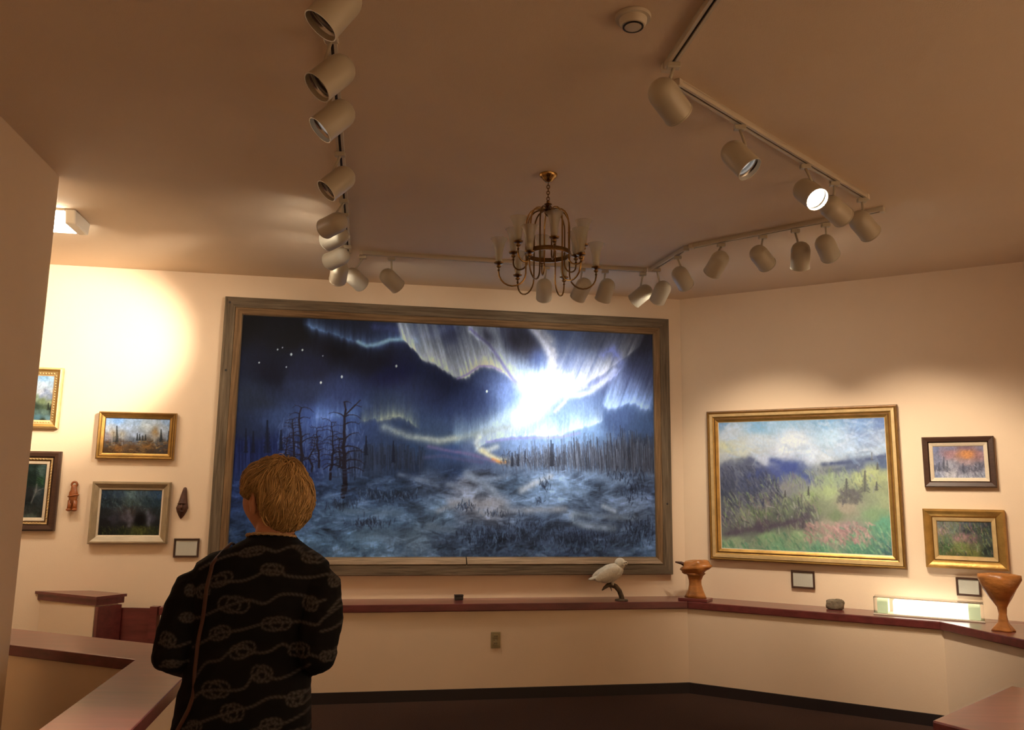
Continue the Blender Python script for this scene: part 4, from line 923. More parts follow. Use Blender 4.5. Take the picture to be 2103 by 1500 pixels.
DK = 'from the smoke detector on the diagonal track past the chandelier'
for i, (A, B, sg, light) in enumerate([((1352,178), (1391,231), 1, None), ((1497,305), (1537,345), -0.8, (110, np.array([1.95, 3.15, 0.66]), 30, 1.0, M_DIM)), ((1645,385), (1676,408), -1, (40, np.array([3.9, 3.4, 1.6]), 80, 1.0)),
        ((1695,415), (1732,447), 1, None), ((1757,443), (1788,480), 1, (62, RT(2.2, 0, 1.0), 62, 0.9))]):
    lam('x', A, B, sg, 0.18, lab(i, DK), light)

# unseen lamps added over the viewer to raise the room's bounce light
OV = 'on the tracks over the viewer'
for (tp, tgt, pw_, lb_) in (((0.745, 1.80), (4.3, 1.8, 0.9), 520, 'added white bullet fill spotlight, unseen over the viewer, turned to the side wall'),
        ((0.768, 1.64), (4.6, 0.2, 0.9), 520, 'added white bullet fill spotlight, unseen over the viewer, turned to the far side wall'),
        ((-0.47, 1.60), (1.8, -3.4, 1.1), 520, 'added white bullet fill spotlight, unseen over the viewer, turned to the rear wall'),
        ((-0.44, 1.40), (3.8, -2.6, 1.1), 520, 'added white bullet fill spotlight, unseen over the viewer, turned to the rear corner')):
    T = np.array([tp[0], tp[1], H]); md = T + np.array([0, 0, -0.18]); ax = np.array(tgt) - md; ax /= np.linalg.norm(ax)
    place(T, md, ax, lb_, (pw_, np.array(tgt), 76, 1.0))

# ------------------------------------------------------------------ chandelier
def chandelier():
    c = atz(1126, 358, H); e = empty('chandelier', (c[0], c[1], H)); tag(e, 'brass chandelier with two tiers of frosted trumpet glass shades', 'chandelier')
    Y = c[1]
    def zz(zy): return aty(1126, 330 + zy / 4.84, Y)[2] - H
    zhub = zz(478); zring = zz(930); zlo = zz(1045); zup = zz(882); k = 0.00051
    MB().lathe([(0.0, -0.045), (0.012, -0.044), (0.022, -0.036), (0.030, -0.028), (0.034, -0.022), (0.040, -0.018), (0.046, -0.010), (0.047, -0.002), (0.0, -0.001)], 24).build('canopy', M_BRASS, e, smooth='auto')
    zt = -0.045; zb = zz(395); n = 6
    for i in range(n):                                             # chain links
        zc = zt + (zb - zt) * (i + 0.5) / n; hl = abs(zb - zt) / n * 0.66; pts = []
        for q in range(13):
            a = 2 * math.pi * q / 12; r1 = 0.0075 * math.cos(a); pts.append((r1 if i % 2 else 0, 0 if i % 2 else r1, zc + hl * math.sin(a)))
        MB().tube(pts, 0.0026, 6, cap=False).build('chain_link', M_DBRASS, e, smooth=True)
    MB().lathe([(0, zz(392)), (0.006, zz(396)), (0.010, zz(410)), (0.007, zz(420)), (0.014, zz(430)), (0.021, zz(436)), (0.013, zz(444)), (0.017, zz(458)), (0.010, zz(470)), (0.012, zz(500)), (0.020, zz(520)), (0.013, zz(545)), (0, zz(560))], 18).build('hub', M_DBRASS, e, smooth='auto')
    RR = 0.112
    for nm, z0, z1 in (('ring_band', zring - 0.012, zring + 0.012),):
        MB().lathe([(RR - 0.003, z0), (RR + 0.004, z0), (RR + 0.006, (z0 + z1) / 2), (RR + 0.004, z1), (RR - 0.003, z1), (RR - 0.003, z0)], 48).build(nm, M_DBRASS, e, smooth='auto')
    cup = MB().lathe([(0.004, -0.040), (0.007, -0.036), (0.004, -0.030), (0.005, -0.024), (0.011, -0.020), (0.012, -0.014), (0.006, -0.010), (0.009, -0.006), (0.022, -0.002), (0.025, 0.004), (0.022, 0.004), (0.012, 0.002), (0.011, 0.012), (0, 0.012)], 16).mesh('cup', [M_DBRASS], 'auto')
    shade = MB().lathe([(0.009, 0.006), (0.015, 0.012), (0.018, 0.030), (0.020, 0.055), (0.0235, 0.080), (0.030, 0.105), (0.038, 0.122), (0.044, 0.128)], 22).mesh('glass_shade', [M_FROST], True)
    bulb = MB().lathe([(0.006, 0.010), (0.006, 0.045), (0.009, 0.055), (0.009, 0.065), (0.004, 0.080), (0, 0.084)], 10).mesh('candle_bulb', [M_OWL], True)
    for tier, (rad, zc, off, drop) in enumerate(((0.250, zlo, 7, 0.114), (0.190, zup, 37, 0.093))):
        for i in range(6):
            a = math.radians(off + 60 * i); ca, sa_ = math.cos(a), math.sin(a)
            jr = (rad - RR) / 2; zbt = zc - 0.040 - (drop - 0.040); pts = []
            for q in range(8):
                b = math.pi * 0.5 * q / 7; pts.append((0.010 + (RR - 0.010) * math.sin(b) ** 1.0, zhub - 0.012 - 0.085 * (1 - math.cos(b)) + 0.020 * math.sin(2 * b)))
            pts.append((RR, zring)); pts.append((RR, zbt + jr))
            for q in range(1, 11):
                b = math.pi * q / 10; pts.append((RR + jr - jr * math.cos(b), zbt + jr - jr * math.sin(b)))
            pts.append((rad, zc - 0.036))
            MB().tube([(r * ca, r * sa_, z) for (r, z) in pts], 0.0042, 7).build('arm', M_BRASS if i % 2 else M_DBRASS, e, smooth=True)
            for nm, me in (('cup', cup), ('glass_shade', shade), ('candle_bulb', bulb)):
                o = bpy.data.objects.new(nm, me); COL.objects.link(o); o.parent = e; o.location = (rad * ca, rad * sa_, zc)
chandelier()

# ------------------------------------------------------------------ ceiling fittings
d0 = atz(1300, 34, H)
e = empty('smoke_detector', (d0[0], d0[1], H)); tag(e, 'round white smoke detector on the ceiling', 'smoke detector')
MB().lathe([(0, -0.012), (0.060, -0.012), (0.062, -0.006), (0.062, -0.001), (0, -0.001)], 32).build('base', M_TRACK, e, smooth='auto')
MB().lathe([(0, -0.040), (0.030, -0.040), (0.040, -0.036), (0.046, -0.026), (0.048, -0.012), (0, -0.012)], 32).build('cover', M_TRACK, e, smooth='auto')
MB().lathe([(0.030, -0.0415), (0.036, -0.0405), (0.036, -0.0385), (0.030, -0.0395), (0.030, -0.0415)], 24).build('vent_ring', M_SLOT, e, smooth='auto')
fe = np.array([-2.62, 4.715, H])
e = empty('ceiling_fixture', fe, AB); tag(e, 'lit wraparound fluorescent ceiling lamp in the hallway beside the brown wall end', 'ceiling lamp')
def trap(x0, x1, wtop, wbot, zt, zb_): 
    return [(x0, -wtop / 2, zt), (x0, wtop / 2, zt), (x0, wbot / 2, zb_), (x0, -wbot / 2, zb_), (x1, -wtop / 2, zt), (x1, wtop / 2, zt), (x1, wbot / 2, zb_), (x1, -wbot / 2, zb_)]
TF_ = [(0, 1, 2, 3), (7, 6, 5, 4), (0, 4, 5, 1), (1, 5, 6, 2), (2, 6, 7, 3), (3, 7, 4, 0)]
MB().add(trap(-0.06, 0.0, 0.27, 0.225, -0.002, -0.085), TF_).build('end_cap', M_FIXEND, e, bevel=0.008)
MB().add(trap(-1.22, -1.16, 0.27, 0.225, -0.002, -0.085), TF_).build('end_cap', M_FIXEND, e, bevel=0.008)
MB().add(trap(-1.16, -0.06, 0.26, 0.215, -0.014, -0.080), TF_).build('diffuser', M_FIX, e, bevel=0.01)
MB().box((-0.61, 0, -0.007), (1.1, 0.26, 0.012)).build('back_plate', M_FIXEND, e)

# ------------------------------------------------------------------ outlet and things on the shelf
op = ST(0, TF + 0.002)
def onfront(x, y, t=TF):
    n = na; c = n @ (CORNER - na * t); d = ray(x, y); k = c / (n @ d); return d * k + np.array([0, 0, CAMZ])
P = onfront(1018, 1315)
e = empty('wall_outlet', (P[0], P[1], P[2]), AB); tag(e, 'ivory duplex wall outlet on the half wall below the aurora painting', 'outlet')
MB().box((0, -0.004, 0), (0.070, 0.006, 0.114)).build('cover_plate', M_OUTLET, e, bevel=0.003)
for sz in (-1, 1):
    so = MB().box((0, -0.008, sz * 0.024), (0.034, 0.003, 0.028)).build('socket', M_OUTLET, e, bevel=0.002)
    for sx in (-1, 1): MB().box((sx * 0.007, -0.0098, sz * 0.024 + 0.002), (0.003, 0.0012, 0.010)).build('slot', M_BLACK, so)
MB().lathe([(0, 0.0022), (0.003, 0.0016), (0.004, 0)], 10, M=Matrix.Translation((0, -0.007, 0)) @ Matrix.Rotation(math.radians(90), 4, 'X')).build('screw', M_REFL, e)

P = atz(942, 1233, ZC)
e = empty('black_box', (P[0], P[1], ZC), AB); tag(e, 'tiny black box on the shelf under the aurora painting', 'box')
MB().box((0, 0, 0.017), (0.064, 0.045, 0.030)).build('body', M_BLACK, e, bevel=0.004); MB().box((0, 0, 0.035), (0.068, 0.049, 0.008)).build('lid', M_BLACK, e, bevel=0.003)

def owl():
    P = atz(1276, 1234, ZC); e = empty('owl_figurine', (P[0], P[1], ZC), AB); tag(e, 'cream owl figurine perched on a bent dark branch on the shelf', 'figurine')
    k = 0.00376
    L = lambda x, y, d=0.0: ((x - 1276) * k, d, (1228 - y) * k)
    MB().tube([L(1278, 1228), L(1276, 1219), L(1272, 1209), L(1265, 1201), L(1256, 1197), L(1248, 1198), L(1241, 1203), L(1236, 1208)], [0.021, 0.019, 0.018, 0.019, 0.022, 0.016, 0.011, 0.004], 10).build('branch', M_BRANCH, e, smooth=True)
    MB().tube([L(1252, 1198), L(1254, 1204, -0.01), L(1255, 1209, -0.015)], [0.006, 0.004, 0.002], 6).build('twig', M_BRANCH, e, smooth=True)
    MB().lathe([(0, 0.0), (0.05, 0.0), (0.048, 0.008), (0.025, 0.014), (0, 0.016)], 16).build('base', M_BRANCH, e, smooth=True)
    Rb = Matrix.Rotation(math.radians(24), 3, 'Y').inverted()
    c = L(1249, 1176)
    bd = MB().ell(c, (0.115, 0.062, 0.066), 22, 14, R=Matrix.Rotation(math.radians(-22), 3, 'Y'), fn=lambda d: 1 + 0.10 * d.x - 0.10 * max(0, -d.x)).build('body', M_OWL, e, smooth=True)
    h = MB().ell(L(1274, 1156), (0.043, 0.043, 0.045), 18, 12).build('head', M_OWL, e, smooth=True)
    for sx in (-1, 1):
        MB().lathe([(0.019, 0.0), (0.017, 0.005), (0.006, 0.002), (0, 0.001)], 14, M=Matrix.Translation(Vector(L(1274, 1155)) + Vector((0.028 + sx * 0.012, -0.028 + sx * 0.014, 0))) @ Matrix.Rotation(math.radians(90), 4, 'X') @ Matrix.Rotation(math.radians(40), 4, 'Y')).build('face_disc', M_OWL, h, smooth=True)
        MB().ell(tuple(Vector(L(1274, 1154)) + Vector((0.030 + sx * 0.012, -0.031 + sx * 0.012, 0.002))), (0.005, 0.005, 0.005), 8, 6).build('eye', M_BLACK, h, smooth=True)
    MB().tube([tuple(Vector(L(1274, 1157)) + Vector((0.035, -0.032, -0.002))), tuple(Vector(L(1274, 1157)) + Vector((0.040, -0.036, -0.014)))], [0.006, 0.001], 8).build('beak', M_BRANCH, h, smooth=True)
    for sy in (-1, 1):
        MB().ell((c[0] - 0.02, sy * 0.052, c[2] + 0.004), (0.105, 0.018, 0.042), 16, 10, R=Matrix.Rotation(math.radians(-26), 3, 'Y')).build('wing', M_OWL, e, smooth=True)
    for i, dx in enumerate((-0.018, 0, 0.018)):
        MB().ell((L(1222, 1183)[0], dx, L(1222, 1184)[2]), (0.052, 0.013, 0.012), 10, 8, R=Matrix.Rotation(math.radians(-14), 3, 'Y')).build('tail_feather', M_OWL, e, smooth=True)
    for sy in (-1, 1): MB().tube([L(1257, 1190, sy * 0.018), L(1257, 1197, sy * 0.014)], [0.014, 0.010], 8).build('leg', M_OWL, e, smooth=True)
owl()
def burl(name, x, y, lab_, H0, prof, slab, cap, seed, twig=False):
    P = atz(x, y, ZC); e = empty(name, (P[0], P[1], ZC), AR); tag(e, lab_, 'carving')
    def fn(r, z, a): 
        q = mnoise.noise(Vector((math.cos(a) * 1.4 + seed, math.sin(a) * 1.4, z * 9))); return r * (1 + 0.32 * q)
    n = 28; mb = MB(); v = []
    for (r, z) in prof:
        for j in range(n):
            a = 2 * math.pi * j / n; rr = fn(r, z, a); v.append((rr * math.cos(a), rr * 0.8 * math.sin(a), z))
    f = [(i * n + j, i * n + (j + 1) % n, (i + 1) * n + (j + 1) % n, (i + 1) * n + j) for i in range(len(prof) - 1) for j in range(n)]
    mb.add(v, f).build('stem', M_HONEY, e, smooth=True)
    if slab: MB().box((0, 0, 0.011), slab).build('base_slab', M_REDWOOD, e, bevel=0.004)
    if cap:
        cz, rx, rz_, tl = cap
        MB().ell((0.012, 0, cz), (rx, rx * 0.8, rz_), 28, 16, R=Matrix.Rotation(tl, 3, 'Y'), fn=lambda d: (1 + 0.28 * mnoise.noise(d * 1.7 + Vector((seed, 0, 0)))) * (1.0 if d.z > 0 else 0.92)).build('cap', M_HONEY, e, smooth=True)
    if twig: MB().tube([(-0.07, -0.01, cap[0] + 0.015), (-0.10, -0.015, cap[0] + 0.03), (-0.145, -0.02, cap[0] + 0.035)], [0.016, 0.012, 0.006], 8).build('twig', M_BARK, e, smooth=True)
    return e
burl('wood_burl', 1428, 1234, 'mushroom shaped orange wood burl carving in the room corner on the shelf', 0,
     [(0, 0.022), (0.080, 0.022), (0.074, 0.045), (0.060, 0.08), (0.046, 0.12), (0.044, 0.15), (0.056, 0.185), (0.075, 0.205), (0, 0.21)], (0.225, 0.15, 0.022), (0.245, 0.118, 0.062, -0.16), 2.0, True)
burl('wood_goblet', 2062, 1297, 'glossy orange wood burl goblet standing on the shelf beside the light box', 0,
     [(0, 0.0), (0.058, 0.0), (0.056, 0.012), (0.030, 0.05), (0.022, 0.10), (0.026, 0.14), (0.060, 0.20), (0.098, 0.26), (0.112, 0.31), (0.108, 0.335), (0.09, 0.338), (0.06, 0.29), (0, 0.26)], None, None, 5.0)
P = atz(1716, 1252, ZC)
e = empty('stone_block', (P[0], P[1], ZC), AR); tag(e, 'small rough grey brown stone block on the shelf below the meadow painting', 'stone')
mb = MB().ell((0, 0, 0.034), (0.062, 0.045, 0.036), 16, 10, fn=lambda d: min(1.0 / max(abs(d.x), abs(d.y), abs(d.z)), 1.32) * 0.95 * (1 + 0.12 * mnoise.noise(d * 2.0)))
mb.build('boulder', M_STONE, e, smooth='auto'); 
MB().ell((0.02, -0.012, 0.066), (0.026, 0.022, 0.010), 10, 6).build('chip', M_STONE, e, smooth=True)
def onright(x, y, t):
    c = nr @ (CORNER - nr * t); d = ray(x, y); k = c / (nr @ d); q = d * k + np.array([0, 0, CAMZ]); return (q - CORNER) @ dr, q[2]
sA, zA = onright(1800, 1262, 0.20); sB, zB = onright(2019, 1282, 0.20)
def lightbox():
    L = sB - sA; e = empty('light_box', RT((sA + sB) / 2, 0.17, ZC), AR); tag(e, 'glowing white display light box in a clear case on the shelf', 'light box')
    hgt = 0.145
    MB().box((0, 0, 0.006), (L + 0.03, 0.15, 0.012)).build('base', M_TRACK, e, bevel=0.003)
    MB().box((0.02, 0, 0.057), (L * 0.72, 0.10, 0.088)).build('lit_panel', M_TUBE, e, bevel=0.006)
    for sx in (-1, 1): MB().box((sx * L * 0.43, 0, 0.060), (L * 0.11, 0.11, 0.095)).build('end_block', M_ENDS, e, bevel=0.005)
    mb = MB(); 
    MB().box((0, -0.070, 0.064), (L + 0.02, 0.004, 0.104)).build('front_pane', M_GLASS, e); MB().box((0, 0, 0.118), (L + 0.02, 0.144, 0.004)).build('top_pane', M_GLASS, e)
    for sx in (-1, 1): MB().box((sx * (L / 2 + 0.008), 0, 0.063), (0.004, 0.136, 0.102)).build('side_pane', M_GLASS, e)
lightbox()

# ------------------------------------------------------------------ the person
M_SKIN = mat('skin', (0.50, 0.235, 0.145, 1), 0.5, noise=0.12, nscale=30, spec=0.35)
M_TROUSER = mat('charcoal_trousers', (0.016, 0.015, 0.017, 1), 0.85, noise=0.3, nscale=60)
M_SHOE = mat('black_leather', (0.014, 0.011, 0.010, 1), 0.4)
M_JACKET = vmat('rope_print_knit', 0.9, spec=0.15)
M_HAIR = vmat('short_blond_hair', 0.55, spec=0.3)
M_STRAP = mat('brown_leather', (0.055, 0.016, 0.010, 1), 0.5)
M_CORD = mat('beige_cord', (0.42, 0.28, 0.15, 1), 0.8)
M_EYE = mat('eye_white', (0.75, 0.72, 0.68, 1), 0.2)
M_IRIS = mat('eye_iris', (0.04, 0.06, 0.07, 1), 0.2)
def remeshed(mb, name, voxel, it, mats):
    me = mb.mesh(name + '_src', mats, merge=False, recalc=True)
    t = bpy.data.objects.new(name + '_tmp', me); COL.objects.link(t)
    r = t.modifiers.new('r', 'REMESH'); r.mode = 'VOXEL'; r.voxel_size = voxel; r.use_smooth_shade = True
    sm = t.modifiers.new('s', 'SMOOTH'); sm.factor = 0.5; sm.iterations = it
    dg = bpy.context.evaluated_depsgraph_get(); dg.update()
    out = bpy.data.meshes.new_from_object(t.evaluated_get(dg)); out.name = name
    bpy.data.objects.remove(t); bpy.data.meshes.remove(me)
    if not out.materials: out.materials.append(mats)
    for p in out.polygons: p.use_smooth = True
    return out
def rings(rows, n=40, pw=2.5):
    mb = MB(); v = []; f = []
    for (cx_, cy_, z, hw, hd) in rows:
        for j in range(n):
            a = 2 * math.pi * j / n; c, s_ = math.cos(a), math.sin(a)
            v.append((cx_ + hw * math.copysign(abs(c) ** (2 / pw), c), cy_ + hd * math.copysign(abs(s_) ** (2 / pw), s_), z))
    k = len(rows)
    f = [(i * n + j, i * n + (j + 1) % n, (i + 1) * n + (j + 1) % n, (i + 1) * n + j) for i in range(k - 1) for j in range(n)]
    f += [tuple(range(n - 1, -1, -1)), tuple((k - 1) * n + j for j in range(n))]
    return v, f
def person():
    YT = 2.34
    W = lambda x, y, Y=YT: aty(x, y, Y)
    o0 = W(500, 1490); org = np.array([o0[0], YT, 0.0])
    e = empty('person', org)
    tag(e, 'short haired person from behind in a black jacket printed with knotted ropes', 'person')
    R = lambda p: np.asarray(p) - org
    hx, hz = R(W(500, 1490))[0], W(500, 1490)[2]
    def row(x, y, hw, hd, Y=YT): p = R(W(x, y, Y)); return (p[0], p[1], p[2], hw, hd)
    # ---- garments: jacket
    jk = MB()
    rows = [row(558, 1096, 0.060, 0.055, 2.355), row(558, 1108, 0.070, 0.066, 2.35), row(552, 1122, 0.106, 0.084, 2.345), row(544, 1138, 0.152, 0.098), row(538, 1156, 0.182, 0.106), row(534, 1185, 0.190, 0.112), row(528, 1240, 0.180, 0.118),
            row(518, 1310, 0.168, 0.114), row(510, 1370, 0.168, 0.118), row(504, 1430, 0.175, 0.126), row(497, 1500, 0.184, 0.134), row(494, 1560, 0.190, 0.138), row(493, 1590, 0.190, 0.138)]
    v, f = rings(rows, 44); jk.add(v, f)
    LS, LE, LW = R(W(412, 1196, 2.33)), R(W(353, 1344, 2.28)), R(W(440, 1362, 2.60))
    RS, RE, RW_ = R(W(656, 1190, 2.33)), R(W(654, 1341, 2.28)), R(W(590, 1362, 2.60))
    def arm(S, E_, Wr, sgn):
        sh = S + np.array([-sgn * 0.045, 0.0, 0.018])
        m1 = S * 0.45 + E_ * 0.55 + np.array([sgn * 0.006, -0.004, 0]); m2 = E_ * 0.5 + Wr * 0.5 + np.array([sgn * 0.012, 0, -0.004])
        jk.tube([sh, S + (E_ - S) * 0.12, m1, E_ + (S - E_) * 0.12, E_, E_ + (Wr - E_) * 0.14, m2, Wr], [0.054, 0.064, 0.060, 0.056, 0.053, 0.053, 0.050, 0.046], 18)
        jk.ell(tuple(E_), (0.053, 0.053, 0.052), 14, 10)
    arm(LS, LE, LW, -1); arm(RS, RE, RW_, 1)
    jm = remeshed(jk, 'jacket', 0.0030, 6, M_JACKET)
    n = len(jm.vertices); co = np.zeros(n * 3, np.float32); jm.vertices.foreach_get('co', co); co = co.reshape(-1, 3)
    nm = np.zeros(n * 3, np.float32); jm.vertices.foreach_get('normal', nm); nm = nm.reshape(-1, 3)
    wr = (fbm(co[:, 0] * 9 + co[:, 2] * 5, co[:, 2] * 16 - co[:, 0] * 6 + co[:, 1] * 7, 3, 3) - 0.5) * 0.016 + (fbm(co[:, 0] * 26, co[:, 2] * 22 + co[:, 1] * 9, 8, 2) - 0.5) * 0.004
    co += nm * wr[:, None]; jm.vertices.foreach_set('co', co.ravel()); jm.update()
    # rope print, laid out on the cloth
    CP = lambda x, y: W(280 + x / 2.5, 900 + y / 2.5, 2.225) - org
    lines = [[(300,680),(400,628),(480,602),(560,588),(640,575),(700,588),(770,565),(830,600),(880,622),(985,622)],
        [(230,790),(300,782),(420,742),(540,735),(620,705),(650,682),(740,690),(760,710),(870,725),(960,712),(1005,735)],
        [(205,930),(300,930),(420,880),(500,852),(580,832),(660,850),(740,806),(850,820),(880,858),(955,838)],
        [(270,1085),(370,1032),(420,1002),(480,996),(560,980),(650,955),(720,950),(780,952),(860,955),(920,965),(950,935),(1020,880)],
        [(290,1240),(350,1160),(430,1140),(490,1092),(560,1080),(620,1105),(680,1098),(740,1066),(790,1100),(850,1088)], [(880,1110),(960,1130),(1020,1085)],
        [(265,1375),(320,1312),(400,1292),(480,1296),(560,1280),(600,1222),(650,1200),(700,1240),(760,1235),(850,1190),(885,1165)],
        [(230,1500),(300,1470),(400,1432),(470,1412),(520,1392),(600,1375),(680,1336),(750,1340),(800,1358),(870,1318)],
        [(230,1610),(330,1570),(450,1555),(580,1505),(690,1470),(750,1475),(870,1432)], [(320,1680),(420,1640),(560,1620),(650,1590),(760,1600),(880,1560)],
        [(110,1180),(170,1165),(240,1160)], [(100,1060),(150,1040),(190,1075),(250,1060)], [(975,900),(1000,870),(1020,840)], [(940,1000),(1000,985),(1035,960)], [(960,690),(1000,740),(1015,760)]]
    knots = [(575,588,64,20,-.2),(880,622,48,26,.1),(430,728,62,30,-.45),(252,790,26,26,0),(690,678,56,26,0),(500,855,82,40,0),(880,858,40,34,0),(425,1003,56,32,-.4),(712,958,72,34,-.1),(545,1090,66,36,-.45),(825,1100,58,36,-.2),
        (410,1290,72,42,-.15),(642,1212,50,40,0),(500,1405,58,42,-.2),(800,1362,40,36,0),(690,1475,50,30,-.1),(300,1480,42,26,-.2),(450,1560,60,38,-.1),(800,1560,46,36,0),(150,1040,42,34,.3),(240,930,30,22,0),(987,738,22,36,0),(972,1128,32,24,0),(330,790,40,30,-.6),(560,1650,60,36,0),(170,1165,40,18,0)]
    segs = []
    def addpl(pl, w):
        q = [CP(*p) for p in pl]; L = 0.0
        for a, b in zip(q[:-1], q[1:]):
            d = math.hypot(b[0] - a[0], b[2] - a[2]); segs.append((a[0], a[2], b[0], b[2], L, w)); L += d
    def smoothpl(pl, m=5):
        pl = [np.array(p, float) for p in pl]; out = []
        for i in range(len(pl) - 1):
            p0 = pl[max(i - 1, 0)]; p1 = pl[i]; p2_ = pl[i + 1]; p3 = pl[min(i + 2, len(pl) - 1)]
            for k in range(m):
                t = k / m; out.append(tuple(0.5 * ((2 * p1) + (-p0 + p2_) * t + (2 * p0 - 5 * p1 + 4 * p2_ - p3) * t * t + (-p0 + 3 * p1 - 3 * p2_ + p3) * t ** 3)))
        out.append(tuple(pl[-1])); return out
    for l in lines: addpl(smoothpl(l), 0.0036)
    for (x, y, a, b, tl) in knots:
        c, s_ = math.cos(tl), math.sin(tl)
        for (ox, sc_, ph) in ((-0.28, 0.72, 0), (0.28, 0.72, 1.2)):
            pl = []
            for q in range(17):
                t = 2 * math.pi * q / 16 + ph; ex = ox * a + sc_ * a * math.cos(t); ey = b * math.sin(t) * (1 + 0.15 * math.sin(2 * t)); pl.append((x + ex * c - ey * s_, y + ex * s_ + ey * c))
            addpl(pl, 0.0030)
    amt = np.zeros(n)
    X = co[:, 0]; Z = co[:, 2]
    for (x0, z0, x1, z1, L0, w) in segs:
        lo, hi = min(x0, x1) - 0.012, max(x0, x1) + 0.012
        ix = np.nonzero((X > lo) & (X < hi) & (Z > min(z0, z1) - 0.012) & (Z < max(z0, z1) + 0.012))[0]
        if len(ix) == 0: continue
        dx, dz = x1 - x0, z1 - z0; l2 = dx * dx + dz * dz + 1e-12
        t = np.clip(((X[ix] - x0) * dx + (Z[ix] - z0) * dz) / l2, 0, 1); px_ = X[ix] - x0 - t * dx; pz_ = Z[ix] - z0 - t * dz; d = np.hypot(px_, pz_)
        side = (px_ * -dz + pz_ * dx) / math.sqrt(l2); along = L0 + t * math.sqrt(l2)
        tw = 0.62 + 0.38 * np.sin((along + side * 0.9) * 2 * math.pi / 0.0105)
        amt[ix] = np.maximum(amt[ix], np.clip(1.35 - d / w * 0.85, 0, 1) * tw)
    base = np.array([0.0042, 0.0042, 0.0048]); rope = np.array([0.064, 0.060, 0.061])
    paintcol(jm, base[None] * (1 - amt[:, None]) + rope[None] * amt[:, None])
    jo = bpy.data.objects.new('jacket', jm); COL.objects.link(jo); jo.parent = e
    # ---- skin: head, neck, arms, hands, legs in one surface
    HC = R(W(561, 1027, 2.372)); yaw = math.radians(57)
    HR = Matrix.Rotation(yaw, 3, 'Z') @ Matrix.Rotation(math.radians(-3), 3, 'X')
    def g(d, c, w): c = Vector(c).normalized(); return math.exp(-((d - c).length / w) ** 2)
    def hfn(d):
        k = 1.0
        if d.z < -0.1: k -= 0.16 * min(1, (-d.z - 0.1) / 0.8) * (1.0 if d.y > 0 else 1.5) * (abs(d.x) + 0.25)
        k += 0.22 * g(d, (0, 1, -0.16), 0.15) + 0.10 * g(d, (0, 1, 0.02), 0.12) + 0.08 * g(d, (0, 0.72, -0.78), 0.24) + 0.03 * g(d, (0, 0.95, 0.26), 0.3)
        k -= 0.08 * (g(d, (0.34, 0.92, 0.06), 0.17) + g(d, (-0.34, 0.92, 0.06), 0.17))
        k += 0.045 * g(d, (0, 0.95, -0.40), 0.13) - 0.02 * g(d, (0, 0.95, -0.46), 0.06) + 0.04 * g(d, (0, 0.9, -0.50), 0.11)
        k += 0.03 * (g(d, (0.6, 0.75, -0.2), 0.25) + g(d, (-0.6, 0.75, -0.2), 0.25))
        return k
    hr = (0.074, 0.094, 0.108)
    sk = MB(); sk.ell(tuple(HC), hr, 64, 44, R=HR, fn=hfn)
    HL = lambda x, y, z: tuple(Vector(HC) + HR @ Vector((x, y, z)))
    for sx in (-1, 1):
        sk.ell(HL(sx * 0.077, -0.006, -0.012), (0.009, 0.020, 0.033), 14, 12, R=HR @ Matrix.Rotation(sx * 0.35, 3, 'Z') @ Matrix.Rotation(-0.2, 3, 'X'))
        sk.tube([HL(sx * 0.080, 0.004, 0.014), HL(sx * 0.088, -0.016, 0.020), HL(sx * 0.091, -0.026, 0.002), HL(sx * 0.087, -0.018, -0.024), HL(sx * 0.080, -0.004, -0.040)], [0.004, 0.0055, 0.006, 0.005, 0.006], 8)
    nb = R(W(556, 1112, 2.35))
    sk.tube([HL(0, -0.022, -0.02), HL(0, -0.018, -0.075), tuple(nb * 0.5 + np.array(HL(0, -0.018, -0.09)) * 0.5), tuple(nb + np.array([0, 0, -0.05]))], [0.052, 0.054, 0.054, 0.066], 24)
    trs = [(r_[0], r_[1], r_[2], r_[3] * 0.82, r_[4] * 0.80) for r_ in rows[2:]]
    v, f = rings(trs, 36); sk.add(v, f)
    def hand(E_, Wr, sgn):
        d = Vector(Wr - E_).normalized(); side = Vector((sgn * -1.0, 0.15, 0.0)); up = d.cross(side).normalized()
        if up.z < 0: up = -up
        side = up.cross(d).normalized(); side = side if side.x * -sgn > 0 else -side
        w0 = Vector(Wr)
        sk.tube([Vector(E_), Vector(E_) * 0.5 + w0 * 0.5, w0, w0 + d * 0.03], [0.040, 0.036, 0.026, 0.025], 14)
        sk.tube([w0 + d * 0.015, w0 + d * 0.045, w0 + d * 0.08, w0 + d * 0.098], [0.026, 0.036, 0.040, 0.034], 14, flat=0.42, up=up)
        for i, (off, ln) in enumerate(((0.031, 0.068), (0.0105, 0.077), (-0.0105, 0.072), (-0.031, 0.057))):
            p = w0 + d * 0.088 + side * off; dd = d.copy(); pts = [p]; cur = (0.25, 0.55, 0.5)
            for q, (fr_, an) in enumerate(zip((0.45, 0.32, 0.23), cur)):
                dd = (dd * math.cos(an) - up * math.sin(an)).normalized(); p = p + dd * ln * fr_; pts.append(p)
            sk.tube(pts, [0.0088, 0.0080, 0.0074, 0.0060], 10); sk.ell(tuple(pts[-1]), (0.006, 0.006, 0.006), 8, 6)
        p = w0 + d * 0.035 + side * 0.026; q1 = p + (side * 0.8 + d * 0.55).normalized() * 0.034; q2 = q1 + (d * 0.95 + side * 0.15 - up * 0.25).normalized() * 0.032; q3 = q2 + (d * 0.9 - side * 0.15 - up * 0.4).normalized() * 0.024
        sk.tube([p, q1, q2, q3], [0.015, 0.0115, 0.0098, 0.007], 10)
    hand(LE, LW, -1); hand(RE, RW_, 1)
    hipz = hz - 0.02
    FEET = []
